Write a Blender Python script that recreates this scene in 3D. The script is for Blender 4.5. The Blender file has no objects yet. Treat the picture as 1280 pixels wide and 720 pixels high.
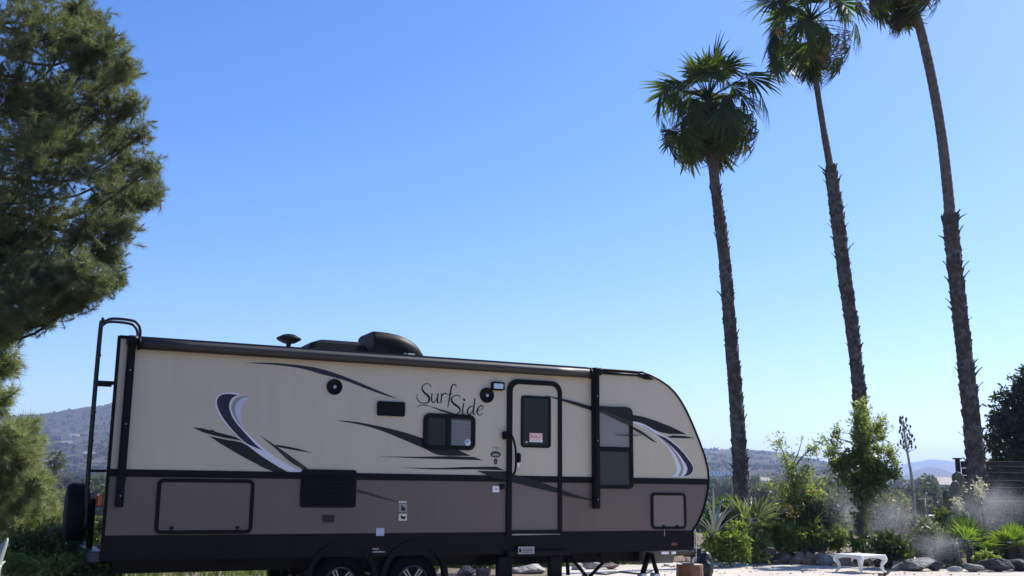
import bpy, math, random
import numpy as np
from mathutils import Vector, Matrix, noise as mnoise

# ------------------------------------------------------------------ camera, world, sun, exposure
SC = bpy.context.scene
CAM_H = 1.35
F_PX, PITCH, ROLL = 1300.0, math.radians(11.24), math.radians(0.46)
cp_, sp_ = math.cos(PITCH), math.sin(PITCH)
R0 = Vector((1, 0, 0)); U0 = Vector((0, -sp_, cp_)); FW = Vector((0, cp_, sp_))
RV = R0 * math.cos(ROLL) + U0 * math.sin(ROLL)
UV = U0 * math.cos(ROLL) - R0 * math.sin(ROLL)
cam = bpy.data.cameras.new("camera")
cam.sensor_width = 36.0
cam.lens = 36.0 * F_PX / 1280.0
cam.clip_start = 0.1
cam.clip_end = 40000
camo = bpy.data.objects.new("camera", cam)
SC.collection.objects.link(camo)
m3 = Matrix((RV, UV, -FW)).transposed()
camo.matrix_world = Matrix.Translation((0, 0, CAM_H)) @ m3.to_4x4()
SC.camera = camo

SUN_AZ, SUN_EL = math.radians(54), math.radians(46)
world = bpy.data.worlds.new("World")
SC.world = world
world.use_nodes = True
wn = world.node_tree
wn.nodes.clear()
wo = wn.nodes.new("ShaderNodeOutputWorld")
wb = wn.nodes.new("ShaderNodeBackground")
sky = wn.nodes.new("ShaderNodeTexSky")
sky.sky_type = 'NISHITA'
sky.sun_disc = False
sky.sun_elevation = SUN_EL
sky.sun_rotation = SUN_AZ
sky.altitude = 300
sky.air_density = 1.0
sky.dust_density = 0.8
sky.ozone_density = 3.5
wb.inputs['Strength'].default_value = 0.12
hsv = wn.nodes.new("ShaderNodeHueSaturation")
hsv.inputs['Saturation'].default_value = 1.33
hsv.inputs['Hue'].default_value = 0.511
wn.links.new(sky.outputs[0], hsv.inputs['Color'])
wn.links.new(hsv.outputs[0], wb.inputs['Color'])
wn.links.new(wb.outputs[0], wo.inputs['Surface'])

sl = bpy.data.lights.new("sun", 'SUN')
sl.energy = 4.7
sl.angle = math.radians(0.5)
sl.color = (1.0, 0.95, 0.86)
slo = bpy.data.objects.new("sun", sl)
SC.collection.objects.link(slo)
sdir = Vector((math.sin(SUN_AZ) * math.cos(SUN_EL), math.cos(SUN_AZ) * math.cos(SUN_EL), math.sin(SUN_EL)))
slo.rotation_euler = sdir.to_track_quat('Z', 'Y').to_euler()
slo.location = (0, 0, 60)

SC.view_settings.view_transform = 'Standard'
SC.view_settings.look = 'None'
SC.view_settings.exposure = 0.72
SC.view_settings.gamma = 1.0
SC.cycles.max_bounces = 8
SC.cycles.transparent_max_bounces = 16
SC.cycles.volume_bounces = 1
SC.cycles.volume_max_steps = 64

# ------------------------------------------------------------------ helpers
rnd = random.Random(7)
rng = np.random.default_rng(7)


def ray(px, py):
    return FW + RV * ((px - 640) / F_PX) - UV * ((py - 360) / F_PX)


def at(px, py, Y):
    """point at depth Y (metres ahead) seen at that photo position"""
    d = ray(px, py)
    t = Y / d.y
    return Vector((d.x * t, Y, CAM_H + d.z * t))


def ground(px, py, z=0.0):
    d = ray(px, py)
    t = (z - CAM_H) / d.z
    return Vector((d.x * t, d.y * t, z))


def tag(o, label=None, cat=None, group=None, kind=None):
    if label: o['label'] = label
    if cat: o['category'] = cat
    if group: o['group'] = group
    if kind: o['kind'] = kind
    return o


def link(o, parent=None):
    SC.collection.objects.link(o)
    if parent is not None:
        o.parent = parent
    return o


def empty(name, loc=(0, 0, 0), rz=0.0):
    o = bpy.data.objects.new(name, None)
    o.location = loc
    o.rotation_euler = (0, 0, rz)
    o.empty_display_size = 0.2
    return link(o)


class MB:
    def __init__(s):
        s.v = []; s.f = []; s.smooth = []

    def add(s, vs, fs, smooth=False):
        n = len(s.v)
        s.v += [tuple(v) for v in vs]
        for f in fs:
            s.f.append(tuple(i + n for i in f)); s.smooth.append(smooth)

    def box(s, x0, x1, y0, y1, z0, z1):
        v = [(x0, y0, z0), (x1, y0, z0), (x1, y1, z0), (x0, y1, z0), (x0, y0, z1), (x1, y0, z1), (x1, y1, z1), (x0, y1, z1)]
        s.add(v, [(3, 2, 1, 0), (4, 5, 6, 7), (0, 1, 5, 4), (1, 2, 6, 5), (2, 3, 7, 6), (3, 0, 4, 7)])

    def bbox(s, x0, x1, y0, y1, z0, z1, b=0.01):
        """box with chamfered vertical+horizontal edges (as prism in x,z with inset y ends)"""
        pts = [(x0 + b, z0), (x1 - b, z0), (x1, z0 + b), (x1, z1 - b), (x1 - b, z1), (x0 + b, z1), (x0, z1 - b), (x0, z0 + b)]
        cx, cz = (x0 + x1) / 2, (z0 + z1) / 2
        def ins(p):
            return (p[0] + (b if p[0] < cx else -b) * 0.8, p[1] + (b if p[1] < cz else -b) * 0.8)
        rings = []
        for y, f in ((y0, ins), (y0 + b, None), (y1 - b, None), (y1, ins)):
            rings.append([(*((f(p) if f else p)[:1]), y, (f(p) if f else p)[1]) for p in pts])
        s.loft(rings, cap=True)

    def loft(s, rings, cap=True, smooth=False, closed=True):
        n = len(rings[0]); base = len(s.v)
        vs = [p for r in rings for p in r]; fs = []
        for i in range(len(rings) - 1):
            for j in range(n if closed else n - 1):
                k = (j + 1) % n
                fs.append((i * n + j, i * n + k, (i + 1) * n + k, (i + 1) * n + j))
        s.add(vs, fs, smooth)
        if cap and closed:
            s.f.append(tuple(base + i for i in reversed(range(n)))); s.smooth.append(False)
            s.f.append(tuple(base + (len(rings) - 1) * n + i for i in range(n))); s.smooth.append(False)

    def tube(s, path, rad, n=8, smooth=True, cap=True):
        path = [Vector(p) for p in path]
        if not hasattr(rad, '__len__'): rad = [rad] * len(path)
        rings = []; prev = None
        for i, p in enumerate(path):
            a = path[max(0, i - 1)]; b = path[min(len(path) - 1, i + 1)]
            t = (b - a).normalized()
            if prev is None:
                ref = Vector((0, 0, 1)) if abs(t.z) < 0.9 else Vector((1, 0, 0))
                u = t.cross(ref).normalized()
            else:
                u = (prev - t * prev.dot(t))
                u = u.normalized() if u.length > 1e-6 else t.orthogonal().normalized()
            prev = u; w = t.cross(u)
            rings.append([p + (u * math.cos(2 * math.pi * k / n) + w * math.sin(2 * math.pi * k / n)) * rad[i] for k in range(n)])
        s.loft(rings, cap, smooth)

    def lathe(s, c, prof, n=20, axis='z', smooth=True, cap=True):
        c = Vector(c); rings = []
        for r, h in prof:
            ring = []
            for k in range(n):
                a = 2 * math.pi * k / n; x, y = r * math.cos(a), r * math.sin(a)
                ring.append(c + (Vector((x, y, h)) if axis == 'z' else Vector((x, h, y)) if axis == 'y' else Vector((h, x, y))))
            rings.append(ring)
        s.loft(rings, cap, smooth)

    def prism(s, pts, y0, y1):
        """polygon of (x, z) points extruded from y0 (back) to y1 (front)"""
        n = len(pts)
        area = sum(pts[i][0] * pts[(i + 1) % n][1] - pts[(i + 1) % n][0] * pts[i][1] for i in range(n))
        if area < 0: pts = pts[::-1]
        v = [(p[0], y1, p[1]) for p in pts] + [(p[0], y0, p[1]) for p in pts]
        f = [tuple(range(n)), tuple(reversed(range(n, 2 * n)))]
        f += [(i + n, (i + 1) % n + n, (i + 1) % n, i) for i in range(n)]
        s.add(v, f)

    def ring(s, outer, inner, y0, y1):
        """frame between two loops of (x, z)"""
        n = len(outer)
        v = [(p[0], y1, p[1]) for p in outer] + [(p[0], y1, p[1]) for p in inner] + [(p[0], y0, p[1]) for p in outer] + [(p[0], y0, p[1]) for p in inner]
        f = []
        for i in range(n):
            j = (i + 1) % n
            f += [(i, j, n + j, n + i), (2 * n + i, i + 0, j, 2 * n + j)[::-1], (n + i, n + j, 3 * n + j, 3 * n + i)]
        s.add(v, f)

    def build(s, name, mat, parent=None, loc=None):
        me = bpy.data.meshes.new(name)
        me.from_pydata(s.v, [], s.f)
        me.polygons.foreach_set('use_smooth', s.smooth)
        if mat: me.materials.append(mat)
        me.update()
        o = bpy.data.objects.new(name, me)
        if loc is not None: o.location = loc
        return link(o, parent)


def npmesh(name, V, F, mat=None, smooth=False):
    """fast mesh from arrays; F is (n,3) or (n,4)"""
    me = bpy.data.meshes.new(name)
    V = np.asarray(V, dtype=np.float32); F = np.asarray(F, dtype=np.int32)
    k = F.shape[1]
    me.vertices.add(len(V)); me.vertices.foreach_set('co', V.ravel())
    me.loops.add(F.size); me.loops.foreach_set('vertex_index', F.ravel())
    me.polygons.add(len(F))
    me.polygons.foreach_set('loop_start', np.arange(0, F.size, k, dtype=np.int32))
    if smooth: me.polygons.foreach_set('use_smooth', np.ones(len(F), dtype=bool))
    if mat: me.materials.append(mat)
    me.update(calc_edges=True)
    return me


def npobj(name, V, F, mat, parent=None, smooth=False):
    return link(bpy.data.objects.new(name, npmesh(name, V, F, mat, smooth)), parent)


def spline(pts, n=6, closed=False):
    """Catmull-Rom through points"""
    P = [Vector(p) for p in pts]; out = []
    m = len(P)
    for i in range(m if closed else m - 1):
        p0 = P[(i - 1) % m] if closed or i > 0 else P[0]
        p1 = P[i]; p2 = P[(i + 1) % m]
        p3 = P[(i + 2) % m] if closed or i + 2 < m else P[-1]
        for k in range(n):
            t = k / n
            out.append(0.5 * ((2 * p1) + (p2 - p0) * t + (2 * p0 - 5 * p1 + 4 * p2 - p3) * t * t + (3 * p1 - p0 - 3 * p2 + p3) * t ** 3))
    if not closed: out.append(P[-1])
    return out


def rrect(x0, x1, z0, z1, r, n=6, rb=None):
    out = []; q = r if rb is None else rb
    for cx, cz, a0, r in ((x1 - r, z1 - r, 0, r), (x0 + r, z1 - r, 90, r), (x0 + q, z0 + q, 180, q), (x1 - q, z0 + q, 270, q)):
        for k in range(n + 1):
            a = math.radians(a0 + 90 * k / n)
            out.append((cx + r * math.cos(a), cz + r * math.sin(a)))
    return out


# value noise in numpy
_perm = rng.permutation(4096)
def vnoise(x, y):
    xi = np.floor(x).astype(np.int64); yi = np.floor(y).astype(np.int64)
    xf = x - xi; yf = y - yi
    u = xf * xf * (3 - 2 * xf); v = yf * yf * (3 - 2 * yf)
    def h(a, b): return _perm[(_perm[a & 4095] + b) & 4095] / 4095.0
    return (h(xi, yi) * (1 - u) + h(xi + 1, yi) * u) * (1 - v) + (h(xi, yi + 1) * (1 - u) + h(xi + 1, yi + 1) * u) * v


def fbm(x, y, o=4):
    s = 0; a = 0.5; t = 0
    for i in range(o):
        s = s + a * vnoise(x * 2 ** i + 17 * i, y * 2 ** i - 9 * i); t += a; a *= 0.5
    return s / t


# ------------------------------------------------------------------ materials
MATS = {}
def mat(name, col, rough=0.6, var=0.12, scale=3.0, bump=0.0, bscale=40.0, metal=0.0, spec=0.5, col2=None, coat=0.0, coords='Object', detail=6):
    if name in MATS: return MATS[name]
    m = bpy.data.materials.new(name); m.use_nodes = True
    nt = m.node_tree; bs = nt.nodes['Principled BSDF']
    bs.inputs['Roughness'].default_value = rough
    bs.inputs['Metallic'].default_value = metal
    bs.inputs['Specular IOR Level'].default_value = spec
    bs.inputs['Coat Weight'].default_value = coat
    tc = nt.nodes.new('ShaderNodeTexCoord')
    nz = nt.nodes.new('ShaderNodeTexNoise'); nz.inputs['Scale'].default_value = scale; nz.inputs['Detail'].default_value = detail
    nt.links.new(tc.outputs[coords], nz.inputs['Vector'])
    rp = nt.nodes.new('ShaderNodeValToRGB')
    c = Vector(col[:3])
    a = c * (1 - var); b = Vector(col2[:3]) if col2 else c * (1 + var)
    rp.color_ramp.elements[0].position = 0.3; rp.color_ramp.elements[1].position = 0.7
    rp.color_ramp.elements[0].color = (*a, 1); rp.color_ramp.elements[1].color = (*b, 1)
    nt.links.new(nz.outputs['Fac'], rp.inputs['Fac'])
    nt.links.new(rp.outputs['Color'], bs.inputs['Base Color'])
    if bump > 0:
        n2 = nt.nodes.new('ShaderNodeTexNoise'); n2.inputs['Scale'].default_value = bscale; n2.inputs['Detail'].default_value = 8
        nt.links.new(tc.outputs[coords], n2.inputs['Vector'])
        bp = nt.nodes.new('ShaderNodeBump'); bp.inputs['Strength'].default_value = bump; bp.inputs['Distance'].default_value = 0.05
        nt.links.new(n2.outputs['Fac'], bp.inputs['Height'])
        nt.links.new(bp.outputs['Normal'], bs.inputs['Normal'])
    MATS[name] = m
    return m


def leafmat(name, cols, rough=0.5, transl=0.35, tcol=None, nscale=1.5, spec=0.4):
    """leaves: colour differs leaf by leaf; light passes through"""
    m = bpy.data.materials.new(name); m.use_nodes = True
    nt = m.node_tree; bs = nt.nodes['Principled BSDF']; out = nt.nodes['Material Output']
    geo = nt.nodes.new('ShaderNodeNewGeometry')
    rp = nt.nodes.new('ShaderNodeValToRGB')
    el = rp.color_ramp.elements
    n = len(cols)
    el[0].position = 0; el[0].color = (*cols[0], 1); el[1].position = 1; el[1].color = (*cols[-1], 1)
    for i in range(1, n - 1):
        e = el.new(i / (n - 1)); e.color = (*cols[i], 1)
    tc = nt.nodes.new('ShaderNodeTexCoord')
    nz = nt.nodes.new('ShaderNodeTexNoise'); nz.inputs['Scale'].default_value = nscale; nz.inputs['Detail'].default_value = 3
    nt.links.new(tc.outputs['Object'], nz.inputs['Vector'])
    mx = nt.nodes.new('ShaderNodeMath'); mx.operation = 'MULTIPLY_ADD'
    nt.links.new(geo.outputs['Random Per Island'], mx.inputs[0]); mx.inputs[1].default_value = 0.7
    m2 = nt.nodes.new('ShaderNodeMath'); m2.operation = 'MULTIPLY_ADD'; m2.inputs[1].default_value = 1.1; m2.inputs[2].default_value = -0.4
    nt.links.new(nz.outputs['Fac'], m2.inputs[0]); nt.links.new(m2.outputs[0], mx.inputs[2])
    nt.links.new(mx.outputs[0], rp.inputs['Fac'])
    nt.links.new(rp.outputs['Color'], bs.inputs['Base Color'])
    bs.inputs['Roughness'].default_value = rough
    bs.inputs['Specular IOR Level'].default_value = spec
    tr = nt.nodes.new('ShaderNodeBsdfTranslucent')
    hs = nt.nodes.new('ShaderNodeMixRGB'); hs.blend_type = 'MULTIPLY'; hs.inputs[0].default_value = 1.0
    hs.inputs[2].default_value = (*(tcol or (1.5, 1.7, 0.6)), 1)
    nt.links.new(rp.outputs['Color'], hs.inputs[1]); nt.links.new(hs.outputs[0], tr.inputs['Color'])
    ms = nt.nodes.new('ShaderNodeMixShader'); ms.inputs[0].default_value = transl
    nt.links.new(bs.outputs[0], ms.inputs[1]); nt.links.new(tr.outputs[0], ms.inputs[2])
    nt.links.new(ms.outputs[0], out.inputs['Surface'])
    MATS[name] = m
    return m


CREAM = mat('cream gelcoat', (0.49, 0.425, 0.315), 0.36, 0.03, 0.7, 0.015, 3.0)
TAUPE = mat('taupe gelcoat', (0.118, 0.084, 0.065), 0.42, 0.04, 0.8, 0.015, 3.0)
BLACK = mat('black trim', (0.0042, 0.0038, 0.0038), 0.5, 0.2, 6, spec=0.12)
SKIRT = mat('charcoal skirt', (0.007, 0.006, 0.006), 0.6, 0.2, 4, 0.03, 8, spec=0.10)
AWN = mat('dark awning vinyl', (0.016, 0.012, 0.010), 0.5, 0.15, 5, 0.04, 20)
NAVY = mat('navy vinyl decal', (0.016, 0.016, 0.032), 0.35, 0.5, 30, spec=0.25)
DBLACK = mat('black vinyl decal', (0.008, 0.007, 0.008), 0.45, 0.1, 5, spec=0.25)
DBROWN = mat('brown vinyl decal', (0.03, 0.024, 0.02), 0.45, 0.1, 5, spec=0.25)
WHITE = mat('white vinyl', (0.62, 0.62, 0.66), 0.4, 0.03, 5)
LAV = mat('pale grey vinyl', (0.46, 0.47, 0.58), 0.4, 0.03, 5)
GREYV = mat('grey vinyl', (0.25, 0.24, 0.225), 0.4, 0.03, 5)
RUBBER = mat('tyre rubber', (0.005, 0.005, 0.005), 0.8, 0.2, 20, 0.2, 60, spec=0.08)
ALLOY = mat('alloy', (0.3, 0.3, 0.31), 0.28, 0.05, 8, metal=0.9)
STEEL = mat('galvanised steel', (0.45, 0.46, 0.48), 0.4, 0.1, 12, metal=0.8)
GLASS = mat('dark tinted glass', (0.004, 0.005, 0.006), 0.06, 0.1, 3, spec=0.28)
MESHG = mat('window insect screen', (0.022, 0.022, 0.023), 0.6, 0.4, 90)
BLINDP = mat('window shade', (0.19, 0.185, 0.18), 0.3, 0.05, 2)
BLINDS = mat('slatted blind', (0.6, 0.61, 0.65), 0.5, 0.06, 3)
LENSB = mat('porch lens', (0.4, 0.52, 0.62), 0.15, 0.3, 40)
AMBER = mat('amber red lens', (0.55, 0.09, 0.02), 0.2, 0.1, 9)
RED = mat('sign red', (0.6, 0.02, 0.03), 0.5, 0.05, 9)
SIGNW = mat('sign white', (0.8, 0.78, 0.78), 0.5, 0.03, 9)
DIMW = mat('dull white sticker', (0.5, 0.5, 0.47), 0.5, 0.06, 40)
BARK = mat('palm bark', (0.12, 0.10, 0.085), 0.9, 0.4, 7, 0.8, 25)
BOOT = mat('palm leaf base', (0.062, 0.052, 0.046), 0.9, 0.4, 9, 0.5, 30)
PBARK = mat('pine bark', (0.045, 0.036, 0.03), 0.9, 0.35, 8, 0.6, 25)
TWIG = mat('shrub stem', (0.13, 0.10, 0.07), 0.85, 0.3, 12, 0.4, 30)
PALE_STALK = mat('pale flower stalk', (0.30, 0.30, 0.22), 0.8, 0.2, 10)
STONE = mat('grey field stone', (0.17, 0.16, 0.15), 0.9, 0.5, 5, 1.0, 11, col2=(0.36, 0.33, 0.30))
STONER = mat('reddish field stone', (0.19, 0.13, 0.11), 0.9, 0.4, 4, 0.7, 14, col2=(0.34, 0.25, 0.21))
STONED = mat('dark lava stone', (0.05, 0.047, 0.047), 0.9, 0.4, 5, 0.9, 16)
STONEP = mat('pale boulder', (0.34, 0.32, 0.30), 0.9, 0.3, 4, 0.6, 14)
WTAB = mat('white painted metal', (0.8, 0.8, 0.79), 0.35, 0.05, 9, 0.05, 30)
RUST = mat('red brown stump wood', (0.15, 0.062, 0.03), 0.7, 0.4, 6, 0.5, 20)
CUTW = mat('pale cut wood', (0.45, 0.38, 0.3), 0.8, 0.2, 15, 0.3, 40)
BAG = mat('black plastic', (0.008, 0.0085, 0.01), 0.42, 0.2, 5, 0.2, 10, spec=0.35)
FENCEW = mat('dark stained fence board', (0.022, 0.018, 0.017), 0.8, 0.35, 8, 0.4, 30)
HOUSEW = mat('pale render', (0.72, 0.7, 0.66), 0.8, 0.08, 1)
ROOFM = mat('grey roof', (0.33, 0.27, 0.24), 0.8, 0.15, 2)
DARKP = mat('dark opening', (0.03, 0.03, 0.035), 0.3, 0.1, 2)

def weathered(m, amt, bump):
    # faint run-off streaks, dust and slight panel waviness
    nt = m.node_tree; bs = nt.nodes['Principled BSDF']; tc = nt.nodes['Texture Coordinate']
    mp = nt.nodes.new('ShaderNodeMapping'); mp.inputs['Scale'].default_value = (4.5, 4.5, 0.45); nt.links.new(tc.outputs['Object'], mp.inputs['Vector'])
    nz = nt.nodes.new('ShaderNodeTexNoise'); nz.inputs['Scale'].default_value = 1.6; nz.inputs['Detail'].default_value = 7; nt.links.new(mp.outputs[0], nz.inputs['Vector'])
    n2 = nt.nodes.new('ShaderNodeTexNoise'); n2.inputs['Scale'].default_value = 1.1; n2.inputs['Detail'].default_value = 5; nt.links.new(tc.outputs['Object'], n2.inputs['Vector'])
    ml = nt.nodes.new('ShaderNodeMath'); ml.operation = 'MULTIPLY'; nt.links.new(nz.outputs['Fac'], ml.inputs[0]); nt.links.new(n2.outputs['Fac'], ml.inputs[1])
    rp = nt.nodes.new('ShaderNodeValToRGB'); rp.color_ramp.elements[0].position = 0.16; rp.color_ramp.elements[1].position = 0.34
    rp.color_ramp.elements[0].color = (1, 1, 1, 1); rp.color_ramp.elements[1].color = (1 - amt, 1 - amt * 1.05, 1 - amt * 1.15, 1); nt.links.new(ml.outputs[0], rp.inputs['Fac'])
    mx = nt.nodes.new('ShaderNodeMixRGB'); mx.blend_type = 'MULTIPLY'; mx.inputs[0].default_value = 1
    nt.links.new(bs.inputs['Base Color'].links[0].from_socket, mx.inputs[1]); nt.links.new(rp.outputs[0], mx.inputs[2]); nt.links.new(mx.outputs[0], bs.inputs['Base Color'])
    rr_ = nt.nodes.new('ShaderNodeMapRange'); rr_.inputs['To Min'].default_value = 0.28; rr_.inputs['To Max'].default_value = 0.5; nt.links.new(n2.outputs['Fac'], rr_.inputs['Value']); nt.links.new(rr_.outputs[0], bs.inputs['Roughness'])
weathered(CREAM, 0.055, 0.05); weathered(TAUPE, 0.09, 0.05); weathered(SKIRT, 0.2, 0.05)
LF_PINE = leafmat('pine needles', [(0.065, 0.078, 0.045), (0.115, 0.13, 0.075), (0.165, 0.175, 0.105), (0.23, 0.228, 0.145)], 0.45, 0.5, (1.3, 1.4, 0.6), 1.2)
LF_PINE2 = leafmat('soft olive needles', [(0.12, 0.15, 0.08), (0.19, 0.22, 0.12), (0.25, 0.265, 0.16), (0.30, 0.30, 0.2)], 0.5, 0.6, (1.25, 1.3, 0.75), 1.2)
LF_PALM = leafmat('palm green', [(0.022, 0.040, 0.014), (0.04, 0.064, 0.02), (0.07, 0.095, 0.028)], 0.5, 0.5, (2.4, 2.4, 0.6), 2, 0.3)
LF_DEAD = leafmat('palm dead frond', [(0.045, 0.034, 0.022), (0.09, 0.066, 0.04), (0.16, 0.12, 0.07)], 0.7, 0.38, (1.3, 1.1, 0.7), 2)
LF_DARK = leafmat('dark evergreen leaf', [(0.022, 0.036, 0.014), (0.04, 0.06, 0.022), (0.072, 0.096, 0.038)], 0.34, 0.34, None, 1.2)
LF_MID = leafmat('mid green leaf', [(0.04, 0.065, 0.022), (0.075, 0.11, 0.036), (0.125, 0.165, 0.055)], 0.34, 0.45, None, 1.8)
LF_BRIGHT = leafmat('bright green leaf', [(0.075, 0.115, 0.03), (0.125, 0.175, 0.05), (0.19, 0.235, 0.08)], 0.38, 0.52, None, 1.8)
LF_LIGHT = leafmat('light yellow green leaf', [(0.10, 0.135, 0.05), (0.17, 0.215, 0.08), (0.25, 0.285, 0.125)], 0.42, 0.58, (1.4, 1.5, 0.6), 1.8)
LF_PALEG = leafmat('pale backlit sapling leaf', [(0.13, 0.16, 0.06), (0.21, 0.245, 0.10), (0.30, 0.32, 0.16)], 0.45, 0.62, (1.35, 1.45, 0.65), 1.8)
LF_GREY = leafmat('grey green leaf', [(0.10, 0.115, 0.07), (0.16, 0.175, 0.11), (0.23, 0.24, 0.165)], 0.5, 0.45, (1.2, 1.3, 0.8), 1.8)
LF_OCHRE = leafmat('ochre leaf', [(0.09, 0.085, 0.03), (0.17, 0.14, 0.045), (0.24, 0.19, 0.06)], 0.5, 0.4, (1.4, 1.2, 0.5), 2)
LF_ORANGE = leafmat('orange bloom', [(0.30, 0.20, 0.10), (0.40, 0.27, 0.14), (0.45, 0.36, 0.2)], 0.5, 0.35, (1.2, 1.0, 0.7), 3)
LF_PINK = leafmat('pink bloom', [(0.5, 0.24, 0.22), (0.65, 0.36, 0.32), (0.7, 0.5, 0.45)], 0.5, 0.35, (1.1, 1.0, 1.0), 3)
LF_CREAM = leafmat('cream bloom', [(0.4, 0.39, 0.26), (0.58, 0.56, 0.40), (0.7, 0.68, 0.52)], 0.5, 0.35, (1.1, 1.1, 0.9), 3)
LF_CACTUS = mat('cactus pad', (0.07, 0.095, 0.045), 0.55, 0.25, 6, 0.2, 30)
LF_AGAVE = mat('agave leaf', (0.27, 0.31, 0.24), 0.5, 0.12, 5, 0.05, 20)
LF_GRASS = leafmat('grass blade', [(0.05, 0.075, 0.018), (0.09, 0.125, 0.03), (0.16, 0.17, 0.055)], 0.5, 0.4, None, 0.8)
LF_DRYG = leafmat('dry grass blade', [(0.16, 0.12, 0.06), (0.26, 0.2, 0.11), (0.36, 0.28, 0.17)], 0.6, 0.35, (1.2, 1.1, 0.8), 0.8)
LF_FAR = leafmat('valley foliage', [(0.045, 0.06, 0.032), (0.08, 0.095, 0.048), (0.12, 0.13, 0.065)], 0.6, 0.35, None, 0.3)
DROP = leafmat('water droplets', [(0.75, 0.78, 0.82), (0.85, 0.87, 0.9), (0.9, 0.9, 0.92)], 0.3, 0.6, (1, 1, 1), 1)

# ------------------------------------------------------------------ the setting: terrain
def az_of(px): return math.atan2(ray(px, 600).x, ray(px, 600).y)

def ridge_fn(pts, dist):
    A = []; H = []
    for px, py in pts:
        az = az_of(px); d = ray(px, py)
        A.append(az); H.append(d.z / math.hypot(d.x, d.y) * dist + CAM_H)
    A = np.array(A); H = np.array(H)
    return lambda az: np.interp(az, A, H)

ridge1 = ridge_fn([(-1500, 560), (-700, 552), (-300, 540), (-60, 530), (30, 526), (60, 524), (110, 518), (160, 514), (300, 506), (520, 530), (700, 552), (885, 566), (925, 566), (960, 568), (1000, 575), (1040, 581), (1080, 588), (1120, 602), (1160, 611), (1250, 608), (1400, 598), (1800, 585), (3000, 570)], 2600.)
ridge2 = ridge_fn([(-1500, 590), (800, 600), (1060, 604), (1105, 599), (1130, 590), (1150, 582), (1163, 579), (1180, 582), (1200, 591), (1230, 597), (1300, 590), (1800, 585), (3000, 580)], 4200.)
ridge3 = ridge_fn([(-1500, 575), (-200, 574), (300, 575), (1000, 590), (1100, 585), (1135, 577), (1165, 572), (1190, 574), (1215, 577), (1300, 573), (1800, 580), (3000, 577)], 7500.)

def sstep(x): 
    x = np.clip(x, 0, 1); return x * x * (3 - 2 * x)

def terrain_h(x, y):
    x = np.asarray(x, dtype=float); y = np.asarray(y, dtype=float)
    r = np.hypot(x, y); az = np.arctan2(x, y)
    azc = np.clip(az, -1.35, 1.35)
    h = -0.02 - 4.5 * sstep((r - 38) / 70.0) + 4.5 * sstep((r - 120) / 260.) + np.clip(r - 300, 0, 1000) * 0.0155
    h = h + (fbm(x / 60., y / 60.) - 0.5) * 5.0 * sstep((r - 70) / 200)
    def bump(rf, r0, w0, w1, h, nscale, namp):
        H = rf(azc)
        up = sstep((r - (r0 - w0)) / w0) ** 1.3 * (1 - 0.75 * sstep((r - r0) / w1))
        nz = (fbm(x / nscale, y / nscale, 5) - 0.5) * namp * up * np.clip(1 - up, 0.0, 1) * 2
        nz2 = (fbm(x / (nscale * .25), y / (nscale * .25), 4) - 0.5) * namp * 0.10 * up
        return (H - 12) * up + nz * np.clip(H, 10, 1e9) / 100 + nz2
    h = h + bump(ridge1, 2600., 1900., 700., h, 420., 110.)
    a = bump(ridge2, 4200., 1100., 600., h, 500., 60.)
    b = bump(ridge3, 7500., 2200., 1500., h, 800., 60.)
    k2 = sstep((r - 3100) / 200); 
    h = np.where(r > 3100, np.maximum(h * (1 - k2 * 0.8), a), h)
    h = np.where(r > 5000, np.maximum(h * 0.6, b), h)
    return h

azs = np.concatenate([np.linspace(-math.pi, -0.62, 60, endpoint=False), np.linspace(-0.62, 0.62, 520), np.linspace(0.62, math.pi, 60)[1:-1]])
rs = np.concatenate([[0.0], np.geomspace(3, 60, 22), np.geomspace(66, 1000, 60), np.geomspace(1030, 2900, 60), np.geomspace(2960, 9000, 54)])
AA, RR = np.meshgrid(azs, rs[1:], indexing='ij')
X = RR * np.sin(AA); Y = RR * np.cos(AA); Z = terrain_h(X, Y)
na, nr = AA.shape
V = np.stack([X, Y, Z], -1).reshape(-1, 3)
V = np.vstack([V, [[0, 0, -0.02]]])
ii, jj = np.meshgrid(np.arange(na), np.arange(nr - 1), indexing='ij')
i2 = (ii + 1) % na
Fq = np.stack([ii * nr + jj, ii * nr + jj + 1, i2 * nr + jj + 1, i2 * nr + jj], -1).reshape(-1, 4)[:, ::-1]

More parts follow.
